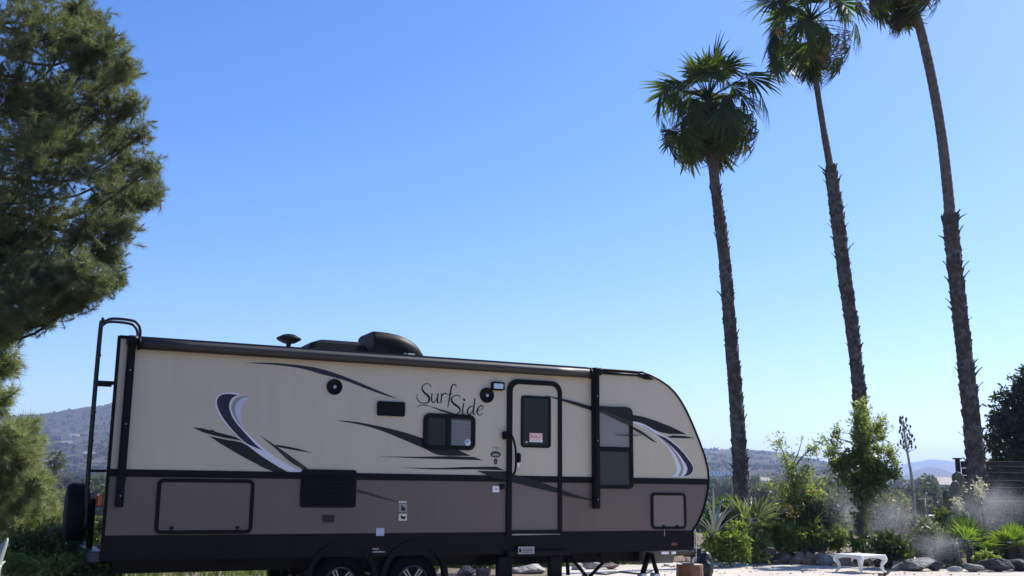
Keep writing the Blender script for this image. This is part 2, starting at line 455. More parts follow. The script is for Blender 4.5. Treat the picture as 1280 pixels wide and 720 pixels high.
def terrain_mat():
    m = bpy.data.materials.new('dry chaparral ground'); m.use_nodes = True
    nt = m.node_tree; bs = nt.nodes['Principled BSDF']; bs.inputs['Roughness'].default_value = 0.95
    bs.inputs['Specular IOR Level'].default_value = 0.1
    geo = nt.nodes.new('ShaderNodeNewGeometry')
    def nz(scale, det, rough=0.6):
        n = nt.nodes.new('ShaderNodeTexNoise'); n.inputs['Scale'].default_value = scale; n.inputs['Detail'].default_value = det
        n.inputs['Roughness'].default_value = rough
        nt.links.new(geo.outputs['Position'], n.inputs['Vector']); return n
    def ramp(src, p0, c0, p1, c1):
        r = nt.nodes.new('ShaderNodeValToRGB'); r.color_ramp.elements[0].position = p0; r.color_ramp.elements[1].position = p1
        r.color_ramp.elements[0].color = (*c0, 1); r.color_ramp.elements[1].color = (*c1, 1)
        nt.links.new(src, r.inputs['Fac']); return r
    soil = ramp(nz(0.5, 8).outputs['Fac'], 0.3, (0.15, 0.115, 0.085), 0.7, (0.25, 0.20, 0.15))
    shrub = ramp(nz(0.12, 6, 0.7).outputs['Fac'], 0.3, (0.022, 0.026, 0.014), 0.7, (0.06, 0.058, 0.032))
    mask = ramp(nz(0.02, 9, 0.68).outputs['Fac'], 0.49, (1, 1, 1), 0.60, (0, 0, 0))
    # plants only grow thick away from the yard
    far_c = ramp(nz(0.012, 7, 0.65).outputs['Fac'], 0.35, (0.05, 0.042, 0.038), 0.7, (0.12, 0.092, 0.076))
    ln = nt.nodes.new('ShaderNodeVectorMath'); ln.operation = 'LENGTH'; nt.links.new(geo.outputs['Position'], ln.inputs[0])
    mr = nt.nodes.new('ShaderNodeMapRange'); mr.inputs['From Min'].default_value = 60; mr.inputs['From Max'].default_value = 500
    nt.links.new(ln.outputs['Value'], mr.inputs['Value'])
    mm = nt.nodes.new('ShaderNodeMath'); mm.operation = 'MULTIPLY'
    nt.links.new(mask.outputs['Color'], mm.inputs[0]); nt.links.new(mr.outputs['Result'], mm.inputs[1])
    mx = nt.nodes.new('ShaderNodeMixRGB'); nt.links.new(mm.outputs[0], mx.inputs[0])
    fr_ = nt.nodes.new('ShaderNodeMapRange'); fr_.inputs['From Min'].default_value = 500; fr_.inputs['From Max'].default_value = 1300; nt.links.new(ln.outputs['Value'], fr_.inputs['Value'])
    sx = nt.nodes.new('ShaderNodeMixRGB'); nt.links.new(fr_.outputs['Result'], sx.inputs[0]); nt.links.new(soil.outputs['Color'], sx.inputs[1]); nt.links.new(far_c.outputs['Color'], sx.inputs[2])
    nt.links.new(sx.outputs[0], mx.inputs[1]); nt.links.new(shrub.outputs['Color'], mx.inputs[2])
    nt.links.new(mx.outputs[0], bs.inputs['Base Color'])
    bp = nt.nodes.new('ShaderNodeBump'); bp.inputs['Strength'].default_value = 0.6; bp.inputs['Distance'].default_value = 0.3
    nt.links.new(nz(3.0, 8).outputs['Fac'], bp.inputs['Height']); nt.links.new(bp.outputs['Normal'], bs.inputs['Normal'])
    return m

centre = len(V) - 1
me = npmesh('ground', V, Fq, terrain_mat(), smooth=True)
gnd = link(bpy.data.objects.new('ground', me)); tag(gnd, kind='structure')
# the innermost disc
cm = MB(); cm.add([tuple(V[i * nr]) for i in range(na)] + [(0, 0, -0.02)], [((i + 1) % na, i, na) for i in range(na)])
yd = cm.build('yard_ground', MATS.get('dry') or gnd.data.materials[0]); tag(yd, kind='structure')

# concrete patio: slabs with tooled joints between
edge = [ground(1400, 707), ground(1290, 710), ground(1180, 712), ground(1115, 710.5), ground(1050, 708.5), ground(1000, 706.5), ground(940, 704.5), ground(880, 703), ground(830, 703.5), ground(760, 706), ground(700, 709.5)]
pat = [(p.x, p.y) for p in edge] + [(0.85, 17.5), (0.6, 13.0), (-1.5, 9.0), (-2.0, -6), (12, -6), (14, 8)]
pb = MB()
n = len(pat)
pb.add([(x, y, 0.012) for x, y in pat] + [(x, y, -0.3) for x, y in pat], [tuple(reversed(range(n)))] + [(i, (i + 1) % n, (i + 1) % n + n, i + n) for i in range(n)])
PATM = mat('sandy concrete', (0.47, 0.42, 0.355), 0.9, 0.10, 0.6, 0.25, 30, col2=(0.56, 0.505, 0.435), detail=9)
po = pb.build('patio', PATM); tag(po, kind='structure')

# ------------------------------------------------------------------ the travel trailer
YAW = math.radians(63.94); SCL = 1.05
ORG = Vector((-4.6 * SCL, 10.7 * SCL, 0))
AX = Vector((math.sin(YAW), math.cos(YAW), 0)); BY = Vector((-math.cos(YAW), math.sin(YAW), 0))


def S(px, py, off=0.0):
    """photo position -> (along, up) on the trailer's near wall, off metres proud of it"""
    d = ray(px, py); c = Vector((0, 0, CAM_H))
    t = ((ORG - BY * off - c).dot(BY)) / d.dot(BY)
    p = c + d * t
    return ((p - ORG).dot(AX), p.z)


def S3(px, py, off=0.0):
    s, z = S(px, py, off); return Vector((s, -off, z))


def SL(pts, off=0.0): return [S(x, y, off) for x, y in pts]


TR = empty('travel_trailer', ORG, math.pi / 2 - YAW)
tag(TR, 'cream and taupe travel trailer with black awning and swoosh graphics parked beside the garden', 'travel trailer')
W = 2.40
S0 = 0.522                       # rear edge
ZSK0, ZSK1 = 0.615, 0.885        # skirt bottom / top
ZB0, ZB1 = 1.510, 1.590          # belt stripe
ZR = 3.03                        # roof edge at wall

# side outline of the nose (front is to +s)
nose_px = [(792, 464), (803, 465.8), (812, 468.8), (824, 475), (835, 482.5), (843, 490.5), (850, 500), (858, 514), (865, 529.5), (873, 549), (880, 568), (884.5, 586), (885.7, 600), (884, 617), (879, 638), (872, 653.5), (866, 662)]
nose = SL(nose_px)
nose = [(s, z) for s, z in nose]
nose[0] = (nose[0][0], ZR)
nose[-1] = (nose[-1][0], ZSK1)
def nose_s(z):
    zs = [p[1] for p in nose][::-1]; ss = [p[0] for p in nose][::-1]
    return float(np.interp(z, zs, ss))

def body_part(name, z0, z1, m, y0=0.0, y1=W):
    pts = [(S0, z0)]
    prof = [(nose_s(z0), z0)] + [p for p in nose[::-1] if z0 + 0.004 < p[1] < z1 - 0.004] + [(nose_s(z1), z1)]
    pts += prof + [(S0, z1)]
    b = MB(); b.prism(pts, y1, y0)
    # the rear wall runs slightly forward towards the far side
    b.v = [(x + 0.26 * (y / W) if x < S0 + 0.2 and y > 0.1 else x, y, z) for x, y, z in b.v]
    return b.build(name, m, TR)

up_ = body_part('upper_wall', ZB0 + 0.04, ZR, CREAM)
lo_ = body_part('lower_wall', ZSK1, ZB0 + 0.04, TAUPE, 0.0005, W - 0.0005)
b = MB(); sf = nose_s(ZSK1)
b.prism([(S0 + 0.01, ZSK0 + 0.005), (sf - 0.03, ZSK0 - 0.005), (sf, ZSK0 + 0.05), (sf - 0.003, ZSK1 - 0.002), (S0 + 0.005, ZSK1 - 0.002)], W - 0.004, -0.006)
b.v = [(x + 0.27 * (y / W) if x < S0 + 0.2 and y > 0.1 else x, y, z) for x, y, z in b.v]
b.build('skirt', SKIRT, TR)
b = MB()
b.prism([(S0, ZB0), (nose_s(ZB0), ZB0), (nose_s(ZB1), ZB1), (S0, ZB1)], -0.0, -0.012)
b.build('belt_stripe', BLACK, TR)
# crowned roof membrane
b = MB(); rings = []
for s in np.linspace(S0 + 0.28, nose[0][0] + 0.15, 24):
    rings.append([(s, y, ZR + 0.002 + 0.05 * math.sin(math.pi * y / W)) for y in np.linspace(0.0, W, 9)])
b.loft(rings, cap=False, smooth=True, closed=False)
b.build('roof_membrane', mat('grey white roof membrane', (0.5, 0.5, 0.5), 0.7, 0.1, 3), TR)
# black edge trim: nose outline, rear edge
b = MB()
b.tube([(s, -0.008, z) for s, z in nose], 0.014, 6)
b.tube([(nose_s(ZSK1) - 0.002, -0.008, ZSK1), (nose_s(ZSK1) - 0.004, -0.008, ZSK0 + 0.03)], 0.012, 6)
b.build('front_edge_trim', BLACK, TR)
b = MB(); b.box(S0 - 0.02, S0 + 0.014, -0.012, 0.03, ZSK0, ZR + 0.02)
b.build('rear_edge_trim', BLACK, TR)
# roof rail along the top of the wall
b = MB()
b.tube([(S0, -0.005, ZR + 0.01), (nose[0][0] + 0.02, -0.005, ZR + 0.01), (nose[1][0], -0.006, nose[1][1] + 0.006)], 0.02, 6)
b.build('roof_rail', BLACK, TR)
p0, p1 = S3(748, 467.0, 0.03), S3(799, 469.5, 0.03)
b = MB(); b.tube([(p0.x, -0.03, ZR - 0.035), (p1.x, -0.03, ZR - 0.035)], 0.02, 8)
b.build('gutter_rail', BLACK, TR)
b = MB(); q = S(803, 470, 0.03)
b.prism([(q[0] - 0.08, ZR - 0.015), (q[0] + 0.06, ZR - 0.02), (q[0] + 0.18, ZR - 0.085), (q[0] + 0.06, ZR - 0.085), (q[0] - 0.08, ZR - 0.05)], 0, -0.05)
b.build('gutter_spout', BLACK, TR)

# awning: roller tube, end caps, two arms
sA, sB = S(176, 430, 0.1)[0], S(737, 466, 0.1)[0]
zA = 2.965
rr = 0.062
b = MB()
prof = []
for k in range(14):
    a = 2 * math.pi * k / 14
    prof.append((rr * math.cos(a) * 0.95, rr * math.sin(a)))
b.loft([[(s, -0.085 + p[0], zA + p[1]) for p in prof] for s in np.linspace(sA, sB, 12)], True, True)
b.box(sA, sB, -0.05, 0.0, zA - 0.03, zA + 0.09)
rl = b.build('awning_roller', AWN, TR)
for s in (sA - 0.03, sB):
    b = MB(); b.lathe((s, -0.085, zA), [(0.02, 0), (0.072, 0.002), (0.072, 0.026), (0.02, 0.03)], 14, 'x')
    b.build('end_cap', BLACK, rl)
def awning_arm(px_top, px_bot, w):
    a = S3(*px_top, 0.05); c = S3(*px_bot, 0.05)
    s = (a.x + c.x) / 2
    b = MB()
    b.bbox(s - w / 2, s + w / 2, -0.085, -0.004, c.z, zA + 0.02, 0.012)
    b.box(s - w * 0.28, s + w * 0.28, -0.098, -0.083, c.z + 0.05, zA - 0.06)
    o = b.build('awning_arm', BLACK, TR)
    b = MB(); b.bbox(s - w * 0.7, s + w * 0.7, -0.14, -0.0, zA - 0.02, zA + 0.085, 0.02)
    b.build('arm_bracket', BLACK, o)
    for zz in (c.z + 0.12, (c.z + zA) / 2, zA - 0.3):
        b = MB(); b.lathe((s, -0.098, zz), [(0.008, 0), (0.008, -0.004), (0.002, -0.006)], 8, 'y'); b.build('screw', STEEL, o)
    return o
awning_arm((163.5, 440), (149.3, 634), 0.085)
awning_arm((744.5, 480), (745.5, 636), 0.095)

# decals ------------------------------------------------------
def decal(name, polys, m, off=0.003, smooth=0, parent=None, label=None, base=0.0):
    b = MB()
    for pts in polys:
        if smooth: pts = [(p.x, p.y) for p in spline([(x, y, 0) for x, y in pts], smooth, True)]
        b.prism(SL(pts, off), -base, -off)
    o = b.build(name, m, parent or TR)
    if label: o['label'] = label
    return o
def edges(a, c, n=5):
    """closed outline from two splined edges"""
    A = [(p.x, p.y) for p in spline([(x, y, 0) for x, y in a], n)]
    C = [(p.x, p.y) for p in spline([(x, y, 0) for x, y in c], n)]
    return A + C
def cv(pts, ox, oy, k): return [(ox + x / k, oy + y / k) for x, y in pts]
L1 = lambda pts: cv(pts, 230, 440, 4.233)
L2 = lambda pts: cv(pts, 400, 450, 4.0)
L3 = lambda pts: cv(pts, 600, 540, 4.0)
L4 = lambda pts: cv(pts, 440, 570, 5.54)
L5 = lambda pts: cv(pts, 730, 450, 4.5)
L6 = lambda pts: cv(pts, 500, 460, 6.543)

decal('swoosh_wedge', [L1([(45, 398), (100, 404), (135, 414), (150, 410), (165, 421), (270, 449), (306, 468), (230, 457), (140, 437), (100, 424)]),
                 L1([(135, 445), (220, 463), (300, 477), (345, 500), (400, 545), (500, 608), (566, 645), (495, 643), (420, 612), (300, 548), (190, 483)])], DBLACK, 0.003)  # black vinyl wedges, part of the printed graphic
decal('swoosh_base', [edges(L1([(298, 221), (250, 214), (198, 220), (171, 244), (166, 282), (189, 338), (240, 402), (310, 472), (400, 542), (500, 606), (588, 646)]),
                     L1([(628, 646), (632, 625), (598, 622), (510, 572), (425, 512), (330, 422), (285, 372), (256, 320), (248, 284), (266, 248), (298, 221)]))], WHITE, 0.004)
decal('swoosh_crescent', [edges(L1([(286, 227), (240, 222), (196, 228), (176, 253), (178, 290), (206, 347), (262, 418), (330, 482), (412, 519)]),
                    L1([(412, 517), (378, 488), (322, 428), (271, 368), (246, 320), (239, 280), (254, 246), (286, 227)]))], NAVY, 0.006)
decal('swoosh_grey_band', [edges(L1([(345, 233), (300, 238), (268, 258), (252, 292), (262, 335), (296, 385), (330, 425)]), L1([(320, 408), (290, 350), (286, 300), (310, 262), (345, 233)]))], GREYV, 0.0052)
decal('swoosh_pale_band', [edges(L1([(358, 243), (318, 240), (286, 262), (270, 295), (277, 338), (300, 382), (325, 418)]), L1([(304, 362), (300, 320), (312, 277), (335, 252), (358, 243)]))], LAV, 0.0072)
decal('thin_stripe', [edges(L1([(400, 440), (440, 466), (500, 505), (580, 562), (658, 617)]), L1([(632, 622), (560, 580), (490, 516), (442, 476), (400, 440)]))], DBROWN, 0.003)
decal('thin_stripe', [edges(L1([(485, 491), (520, 495), (600, 511), (683, 535)]), L1([(600, 522), (520, 507), (485, 497)]))], DBLACK, 0.0034)
topA = L1([(330, 57), (430, 56), (540, 63), (640, 74)]) + L2([(0, 43), (100, 74), (200, 114), (290, 152), (386, 192)])
topB = L2([(386, 193), (330, 178), (235, 145), (120, 101), (0, 69)]) + L1([(620, 87), (480, 68), (330, 58)])
decal('roof_stripe', [edges(topA, topB)], NAVY, 0.003)
decal('wave_stripe', [edges(L2([(88, 302), (160, 307), (240, 320), (350, 343), (450, 370), (520, 394), (640, 438), (690, 449)]), L2([(752, 479), (600, 476), (520, 442), (400, 391), (300, 351), (200, 323), (88, 303)]), 4)], DBLACK, 0.0036)
decal('spear_stripe', [L2([(285, 482), (480, 484), (660, 481), (770, 485), (814, 501), (700, 498), (500, 492)])], DBLACK, 0.003)
decal('spear_stripe', [L2([(400, 538), (600, 540), (720, 535), (882, 533), (922, 551), (780, 547), (560, 547)])], DBLACK, 0.003)
decal('door_wedge_stripe', [L2([(788, 555), (960, 557), (960, 600), (880, 592)])], DBLACK, 0.0132)
decal('door_wedge_stripe', [edges(L3([(120, 200), (170, 212), (240, 232), (300, 249), (410, 290), (480, 315), (562, 339)]), L3([(562, 342), (440, 322), (408, 310), (280, 281), (170, 254), (120, 250)]), 3)], DBLACK, 0.0172)
decal('lower_stripe', [edges(L4([(35, 230), (110, 250), (200, 280), (332, 318)]), L4([(325, 319), (200, 293), (100, 266), (35, 252)]), 4)], DBROWN, 0.003)
# right-hand group
decal('front_wedge_stripe', [edges([(679, 493.2), (691, 496.2), (703, 498.5), (720, 502.5), (744, 509.5)], [(744, 514.5), (720, 506.5), (703, 501), (690, 497.2)], 3)], DBLACK, 0.0172)
decal('swoosh_wedge', [L5([(272, 308), (330, 318), (400, 340), (490, 375), (577, 418), (480, 416), (430, 406), (340, 370), (272, 345)]),
                        L5([(468, 433), (500, 424), (570, 428), (624, 440), (560, 441), (490, 438)])], DBLACK, 0.003)  # the same black vinyl wedges in the front graphic
decal('swoosh_base', [edges(L5([(265, 343), (330, 358), (420, 408), (500, 458), (570, 527), (610, 585), (617, 622), (600, 645), (575, 657)]),
                      L5([(488, 657), (515, 640), (520, 600), (500, 540), (465, 485), (400, 425), (330, 375), (265, 352)]))], WHITE, 0.004)
decal('swoosh_crescent', [edges(L5([(408, 416), (470, 445), (538, 500), (588, 560), (612, 600), (609, 630), (588, 648), (558, 655)]), L5([(576, 638), (582, 608), (560, 566), (522, 515), (470, 465), (408, 416)]))], NAVY, 0.006)
decal('swoosh_grey_band', [edges(L5([(330, 366), (400, 412), (465, 462), (520, 525), (552, 580), (560, 618), (545, 655)]), L5([(528, 655), (545, 615), (535, 575), (500, 515), (440, 450), (330, 370)]))], GREYV, 0.0052)
decal('thin_stripe', [edges(L5([(262, 368), (330, 404), (412, 466)]), L5([(385, 456), (330, 421), (262, 382)]), 4)], DBROWN, 0.0064)

# script lettering on the wall: calligraphic strokes
def stroke(b, pts, ws, off=0.004):
    P = spline([(x, y, 0) for x, y in pts], 6)
    Wd = np.interp(np.linspace(0, 1, len(P)), np.linspace(0, 1, len(ws)), ws)
    Lf, Rt = [], []
    for i, p in enumerate(P):
        t = (P[min(i + 1, len(P) - 1)] - P[max(i - 1, 0)]); t.normalize()
        nrm = Vector((-t.y, t.x, 0)) * Wd[i] / 2
        Lf.append(p + nrm); Rt.append(p - nrm)
    l = SL(L6([(p.x, p.y) for p in Lf]), off); r = SL(L6([(p.x, p.y) for p in Rt]), off)
    m = len(l)
    for y in (-off,):
        b.add([(p[0], y, p[1]) for p in l] + [(p[0], y, p[1]) for p in r], [(i, i + 1, m + i + 1, m + i) for i in range(m - 1)])
b = MB()
stroke(b, [(254, 160), (246, 138), (218, 128), (190, 142), (181, 168), (197, 198), (226, 224), (241, 250), (233, 276), (205, 288), (170, 283), (146, 262), (138, 236), (146, 214)], [4, 6, 6, 8, 12, 17, 18, 15, 9, 7, 7, 6, 4])
stroke(b, [(262, 206), (259, 255), (266, 280), (284, 276), (302, 248), (312, 208)], [9, 11, 10, 7, 5, 4])
stroke(b, [(312, 206), (306, 262), (312, 284), (324, 280)], [10, 11, 9, 4], 0.0046)
stroke(b, [(343, 206), (335, 286)], [9, 11]); stroke(b, [(336, 250), (350, 220), (366, 206), (381, 214)], [4, 6, 9, 10], 0.0046)
stroke(b, [(461, 156), (455, 138), (436, 136), (421, 160), (411, 215), (402, 268), (391, 322)], [5, 7, 8, 11, 12, 10, 5])
stroke(b, [(386, 217), (428, 211)], [6, 7], 0.0046)
stroke(b, [(492, 246), (482, 226), (452, 224), (427, 243), (422, 266), (443, 294), (476, 318), (492, 344), (482, 366), (452, 378), (418, 370), (380, 358), (330, 344), (290, 328), (250, 313)], [4, 7, 8, 10, 14, 18, 17, 11, 8, 8, 13, 15, 13, 8, 3])
stroke(b, [(252, 316), (212, 305), (172, 304), (135, 321)], [2, 7, 7, 3])
stroke(b, [(521, 288), (513, 352), (516, 378), (529, 372)], [9, 12, 9, 3])
stroke(b, [(516, 262), (523, 255), (530, 263), (523, 270)], [9, 10, 10, 9])
stroke(b, [(604, 318), (580, 314), (557, 338), (552, 366), (566, 381), (588, 362), (604, 325)], [5, 8, 11, 12, 9, 6, 4], 0.0046)
stroke(b, [(614, 248), (605, 318), (599, 362), (606, 382), (618, 376)], [8, 12, 12, 9, 3])
stroke(b, [(632, 350), (664, 340), (681, 320), (667, 306), (645, 322), (630, 354), (640, 382), (660, 384), (680, 370)], [4, 5, 7, 8, 11, 12, 9, 6, 4])
lt = b.build('script_lettering', DBLACK, TR); lt['label'] = 'black italic script reading Surf Side with a wave underline'

# ------------------------------ panels with frames
def framed(name, px0, px1, px2, px3, fw, rad, off, fmat, pmat, panel='panel', poff=None, parent=None):
    """px0..px1 left/right x at mid height, px2..px3 top/bottom y at mid width"""
    cx, cy = (px0 + px1) / 2, (px2 + px3) / 2
    s0, s1 = S(px0, cy, off)[0], S(px1, cy, off)[0]
    z1, z0 = S(cx, px2, off)[1], S(cx, px3, off)[1]
    b = MB(); b.ring(rrect(s0, s1, z0, z1, rad), rrect(s0 + fw, s1 - fw, z0 + fw, z1 - fw, max(rad - fw, 0.008)), 0, -off)
    o = b.build(name, fmat, parent or TR)
    pn = None
    if pmat:
        b = MB(); b.prism(rrect(s0 + fw * 0.9, s1 - fw * 0.9, z0 + fw * 0.9, z1 - fw * 0.9, max(rad - fw, 0.008)), 0, -(poff if poff is not None else off * 0.5))
        pn = b.build(panel, pmat, o)
    return o, pn, (s0, s1, z0, z1)

def latch(s, z, parent, off=0.014):
    b = MB(); b.bbox(s - 0.02, s + 0.02, -off - 0.012, -off + 0.004, z - 0.012, z + 0.016, 0.004)
    b.tube([(s, -off - 0.014, z), (s, -off - 0.02, z - 0.035)], 0.005, 6)
    b.build('latch', STEEL if rnd.random() > 2 else BLACK, parent)

# storage hatches
h1, p1_, e1 = framed('storage_hatch', 195, 317, 598.5, 667.5, 0.042, 0.07, 0.02, BLACK, TAUPE, 'hatch_panel', 0.012)
latch(S(214, 664)[0], ZSK1 + 0.075, h1); latch(S(296, 664)[0], ZSK1 + 0.075, h1)
h2, p2_, e2 = framed('storage_hatch', 814.5, 858, 616, 661.5, 0.036, 0.065, 0.02, BLACK, mat('taupe hatch', (0.15, 0.115, 0.093), 0.4, 0.04, 0.8), 'hatch_panel', 0.012)
latch(S(829, 659)[0], e2[2] + 0.04, h2); latch(S(845.5, 658)[0], e2[2] + 0.04, h2)
b = MB(); q = S(829.5, 667, 0.01); b.tube([(q[0], -0.03, q[1] + 0.06), (q[0] + 0.004, -0.03, q[1] - 0.03)], 0.005, 6); b.build('hatch_pull', STEEL, h2)

# louvred fridge vent: frame and slats
s0, s1 = S(376.5, 610, 0.03)[0], S(445.7, 610, 0.03)[0]; z1, z0 = S(411, 587, 0.03)[1], S(411, 634.5, 0.03)[1]
b = MB(); b.prism(rrect(s0, s1, z0, z1, 0.035), 0, -0.022)
fv = b.build('fridge_vent', BLACK, TR)
for k in range(8):
    z = z0 + 0.03 + k * (z1 - z0 - 0.06) / 8; dz = (z1 - z0 - 0.06) / 8
    b = MB(); b.prism([(-0.022, z), (-0.036, z + 0.004), (-0.024, z + dz * 0.9), (-0.022, z + dz * 0.9)], 0, 0)
    b = MB(); vv = [(s, y, zz) for s in (s0 + 0.03, s1 - 0.03) for y, zz in ((-0.018, z), (-0.037, z + 0.006), (-0.026, z + dz * 0.92), (-0.018, z + dz * 0.92))]
    b.add(vv, [(0, 1, 5, 4), (1, 2, 6, 5), (2, 3, 7, 6), (3, 2, 1, 0), (4, 5, 6, 7)])
    b.build('slat', BLACK, fv)
# range vent (dark box) on the upper wall
s0, s1 = S(472, 510, 0.03)[0], S(506.5, 511, 0.03)[0]; z1, z0 = S(489, 502, 0.03)[1], S(489, 520, 0.03)[1]
b = MB(); b.bbox(s0, s1, -0.045, 0, z0, z1, 0.012); rv = b.build('range_vent', BLACK, TR)
b = MB(); b.box(s0 + 0.03, s1 - 0.03, -0.049, -0.043, z0 + 0.03, z0 + 0.045); b.box(s0 + 0.02, s1 - 0.02, -0.052, -0.043, z1 - 0.04, z1 - 0.03); b.build('vent_flap', SKIRT, rv)
# little red-brown vent low on the wall
s0, s1 = S(403, 648)[0], S(418, 648)[0]; z1, z0 = S(410, 643.5)[1], S(410, 653)[1]
b = MB(); b.bbox(s0, s1, -0.02, 0, z0, z1, 0.006); vv = b.build('furnace_vent', mat('dark red plastic', (0.035, 0.018, 0.018), 0.5), TR)
b = MB()
for k in range(3):
    zz = z0 + (z1 - z0) * (k + 0.75) / 4; b.box(s0 + 0.015, s1 - 0.015, -0.026, -0.018, zz, zz + 0.01)
b.build('louvre', BLACK, vv)
# round speakers
for (x, y, r) in ((418.5, 483.5, 9.6), (609.2, 494.0, 8.6)):
    s, z = S(x, y, 0.02); R = S(x + r, y, 0.02)[0] - s
    b = MB(); b.lathe((s, 0, z), [(R, 0), (R, -0.02), (R * 0.92, -0.034), (R * 0.86, -0.03), (R * 0.4, -0.012), (R * 0.05, -0.012)], 28, 'y')
    o = b.build('speaker', BLACK, TR)
    b = MB(); b.lathe((s, 0, z), [(R * 0.27, -0.010), (R * 0.24, -0.022), (R * 0.1, -0.030), (0.002, -0.031)], 16, 'y'); b.build('dust_cap', STEEL, o)
    b = MB()
    for k in range(4):
        a = math.pi / 4 + k * math.pi / 2
        b.tube([(s + R * .3 * math.cos(a), -0.018, z + R * .3 * math.sin(a)), (s + R * .9 * math.cos(a), -0.033, z + R * .9 * math.sin(a))], 0.004, 5)
    b.build('grille', BLACK, o)
# porch light
o, pn, e = framed('porch_light', 615.5, 631, 477.3, 487.8, 0.02, 0.018, 0.05, BLACK, None)
b = MB(); b.bbox(e[0] + 0.016, e[1] - 0.016, -0.058, 0, e[2] + 0.016, e[3] - 0.016, 0.012); b.build('lens', LENSB, o)

# kitchen window
o, pn, e = framed('kitchen_window', 529.8, 594.5, 517.3, 562.2, 0.055, 0.085, 0.03, BLACK, None)
WIN = o
def pane(name, x0, x1, y0, y1, off, m, r, parent):
    s0, s1 = S(x0, (y0 + y1) / 2, off)[0], S(x1, (y0 + y1) / 2, off)[0]; z1, z0 = S((x0 + x1) / 2, y0, off)[1], S((x0 + x1) / 2, y1, off)[1]
    b = MB(); b.prism(rrect(s0, s1, z0, z1, r), 0, -off); return b.build(name, m, parent), (s0, s1, z0, z1)
pane('pane', 534, 560, 521, 559, 0.012, GLASS, 0.05, o)
pane('sash_bar', 557.5, 563.5, 519, 560.5, 0.022, BLACK, 0.005, o)
bl, e = pane('blind', 562.5, 590, 521.5, 559, 0.004, mat('blind backing', (0.1, 0.1, 0.11), 0.6), 0.03, o)
b = MB(); nb = 15
for k in range(nb):
    z = e[2] + 0.02 + k * (e[3] - e[2] - 0.06) / nb; dz = (e[3] - e[2] - 0.06) / nb
    b.add([(e[0] + .02, -0.006, z), (e[1] - .02, -0.006, z), (e[1] - .02, -0.016, z + dz * 0.75), (e[0] + .02, -0.016, z + dz * 0.75)], [(0, 1, 2, 3)])
tag(b.build('blind_slats', BLINDS, o), kind='stuff')
def clearglass():
    m = bpy.data.materials.new('thin window glass'); m.use_nodes = True; nt = m.node_tree; nt.nodes.clear()
    out = nt.nodes.new('ShaderNodeOutputMaterial'); t = nt.nodes.new('ShaderNodeBsdfTransparent'); g = nt.nodes.new('ShaderNodeBsdfGlossy'); mx = nt.nodes.new('ShaderNodeMixShader')
    g.inputs['Roughness'].default_value = 0.03; t.inputs['Color'].default_value = (0.72, 0.74, 0.78, 1)
    fr = nt.nodes.new('ShaderNodeFresnel'); fr.inputs['IOR'].default_value = 1.5
    nt.links.new(fr.outputs[0], mx.inputs[0]); nt.links.new(t.outputs[0], mx.inputs[1]); nt.links.new(g.outputs[0], mx.inputs[2]); nt.links.new(mx.outputs[0], out.inputs[0])
    return m
b = MB(); b.add([(e[0], -0.022, e[2]), (e[1], -0.022, e[2]), (e[1], -0.022, e[3]), (e[0], -0.022, e[3])], [(0, 1, 2, 3)])
b.build('glass', clearglass(), o)
s, z = S(584.5, 553, 0.024); b = MB(); b.lathe((s, 0, z), [(0.045, -0.023), (0.045, -0.0245), (0.0, -0.0246)], 18, 'y'); st = b.build('round_sticker', WHITE, o)
b = MB(); b.lathe((s - 0.006, 0, z + 0.006), [(0.012, -0.0247), (0.012, -0.0255), (0.0, -0.0256)], 6, 'y'); b.build('emblem', mat('sticker grey', (0.2, 0.2, 0.22), 0.5), st)

# emblem column between window and door
b = MB(); s, z = S(619.7, 568, 0.004)
ov = [(s + 0.072 * math.cos(a), z + 0.040 * math.sin(a)) for a in np.linspace(0, 2 * math.pi, 29)[:-1]]
iv = [(s + 0.054 * math.cos(a), z - 0.005 + 0.020 * math.sin(a)) for a in np.linspace(0, 2 * math.pi, 29)[:-1]]
b.ring(ov, iv, 0, -0.004); b.build('oval_badge', DBLACK, TR)
b = MB(); b.prism(iv, 0, -0.003); b.build('badge_field', GREYV, TR)
s, z = S(619.7, 576.8, 0.004); b = MB()
b.prism([(s + 0.025 * math.cos(a), z + 0.038 * math.sin(a)) for a in np.linspace(0, 2 * math.pi, 17)[:-1]], 0, -0.004); o = b.build('small_emblem', DBLACK, TR)
b = MB(); b.prism([(s + 0.010 * math.cos(a), z - 0.006 + 0.014 * math.sin(a)) for a in np.linspace(0, 2 * math.pi, 13)[:-1]], 0, -0.005); b.build('emblem_mark', GREYV, o)
s, z = S(619.7, 560, 0.003); b = MB()
for k in range(7): b.box(s - 0.045 + k * 0.013, s - 0.037 + k * 0.013, -0.003, 0, z - 0.008 + 0.012 * math.sin(k), z + 0.016)
b.build('faint_lettering', GREYV, TR)

# entrance door -----------------------------------------------
o, pn, e = framed('entrance_door', 634.2, 702.8, 475.2, 669.5, 0.072, 0.15, 0.032, BLACK, None)
DOOR = o; ds0, ds1, dz0, dz1 = e
dz0 = ZSK1 - 0.05
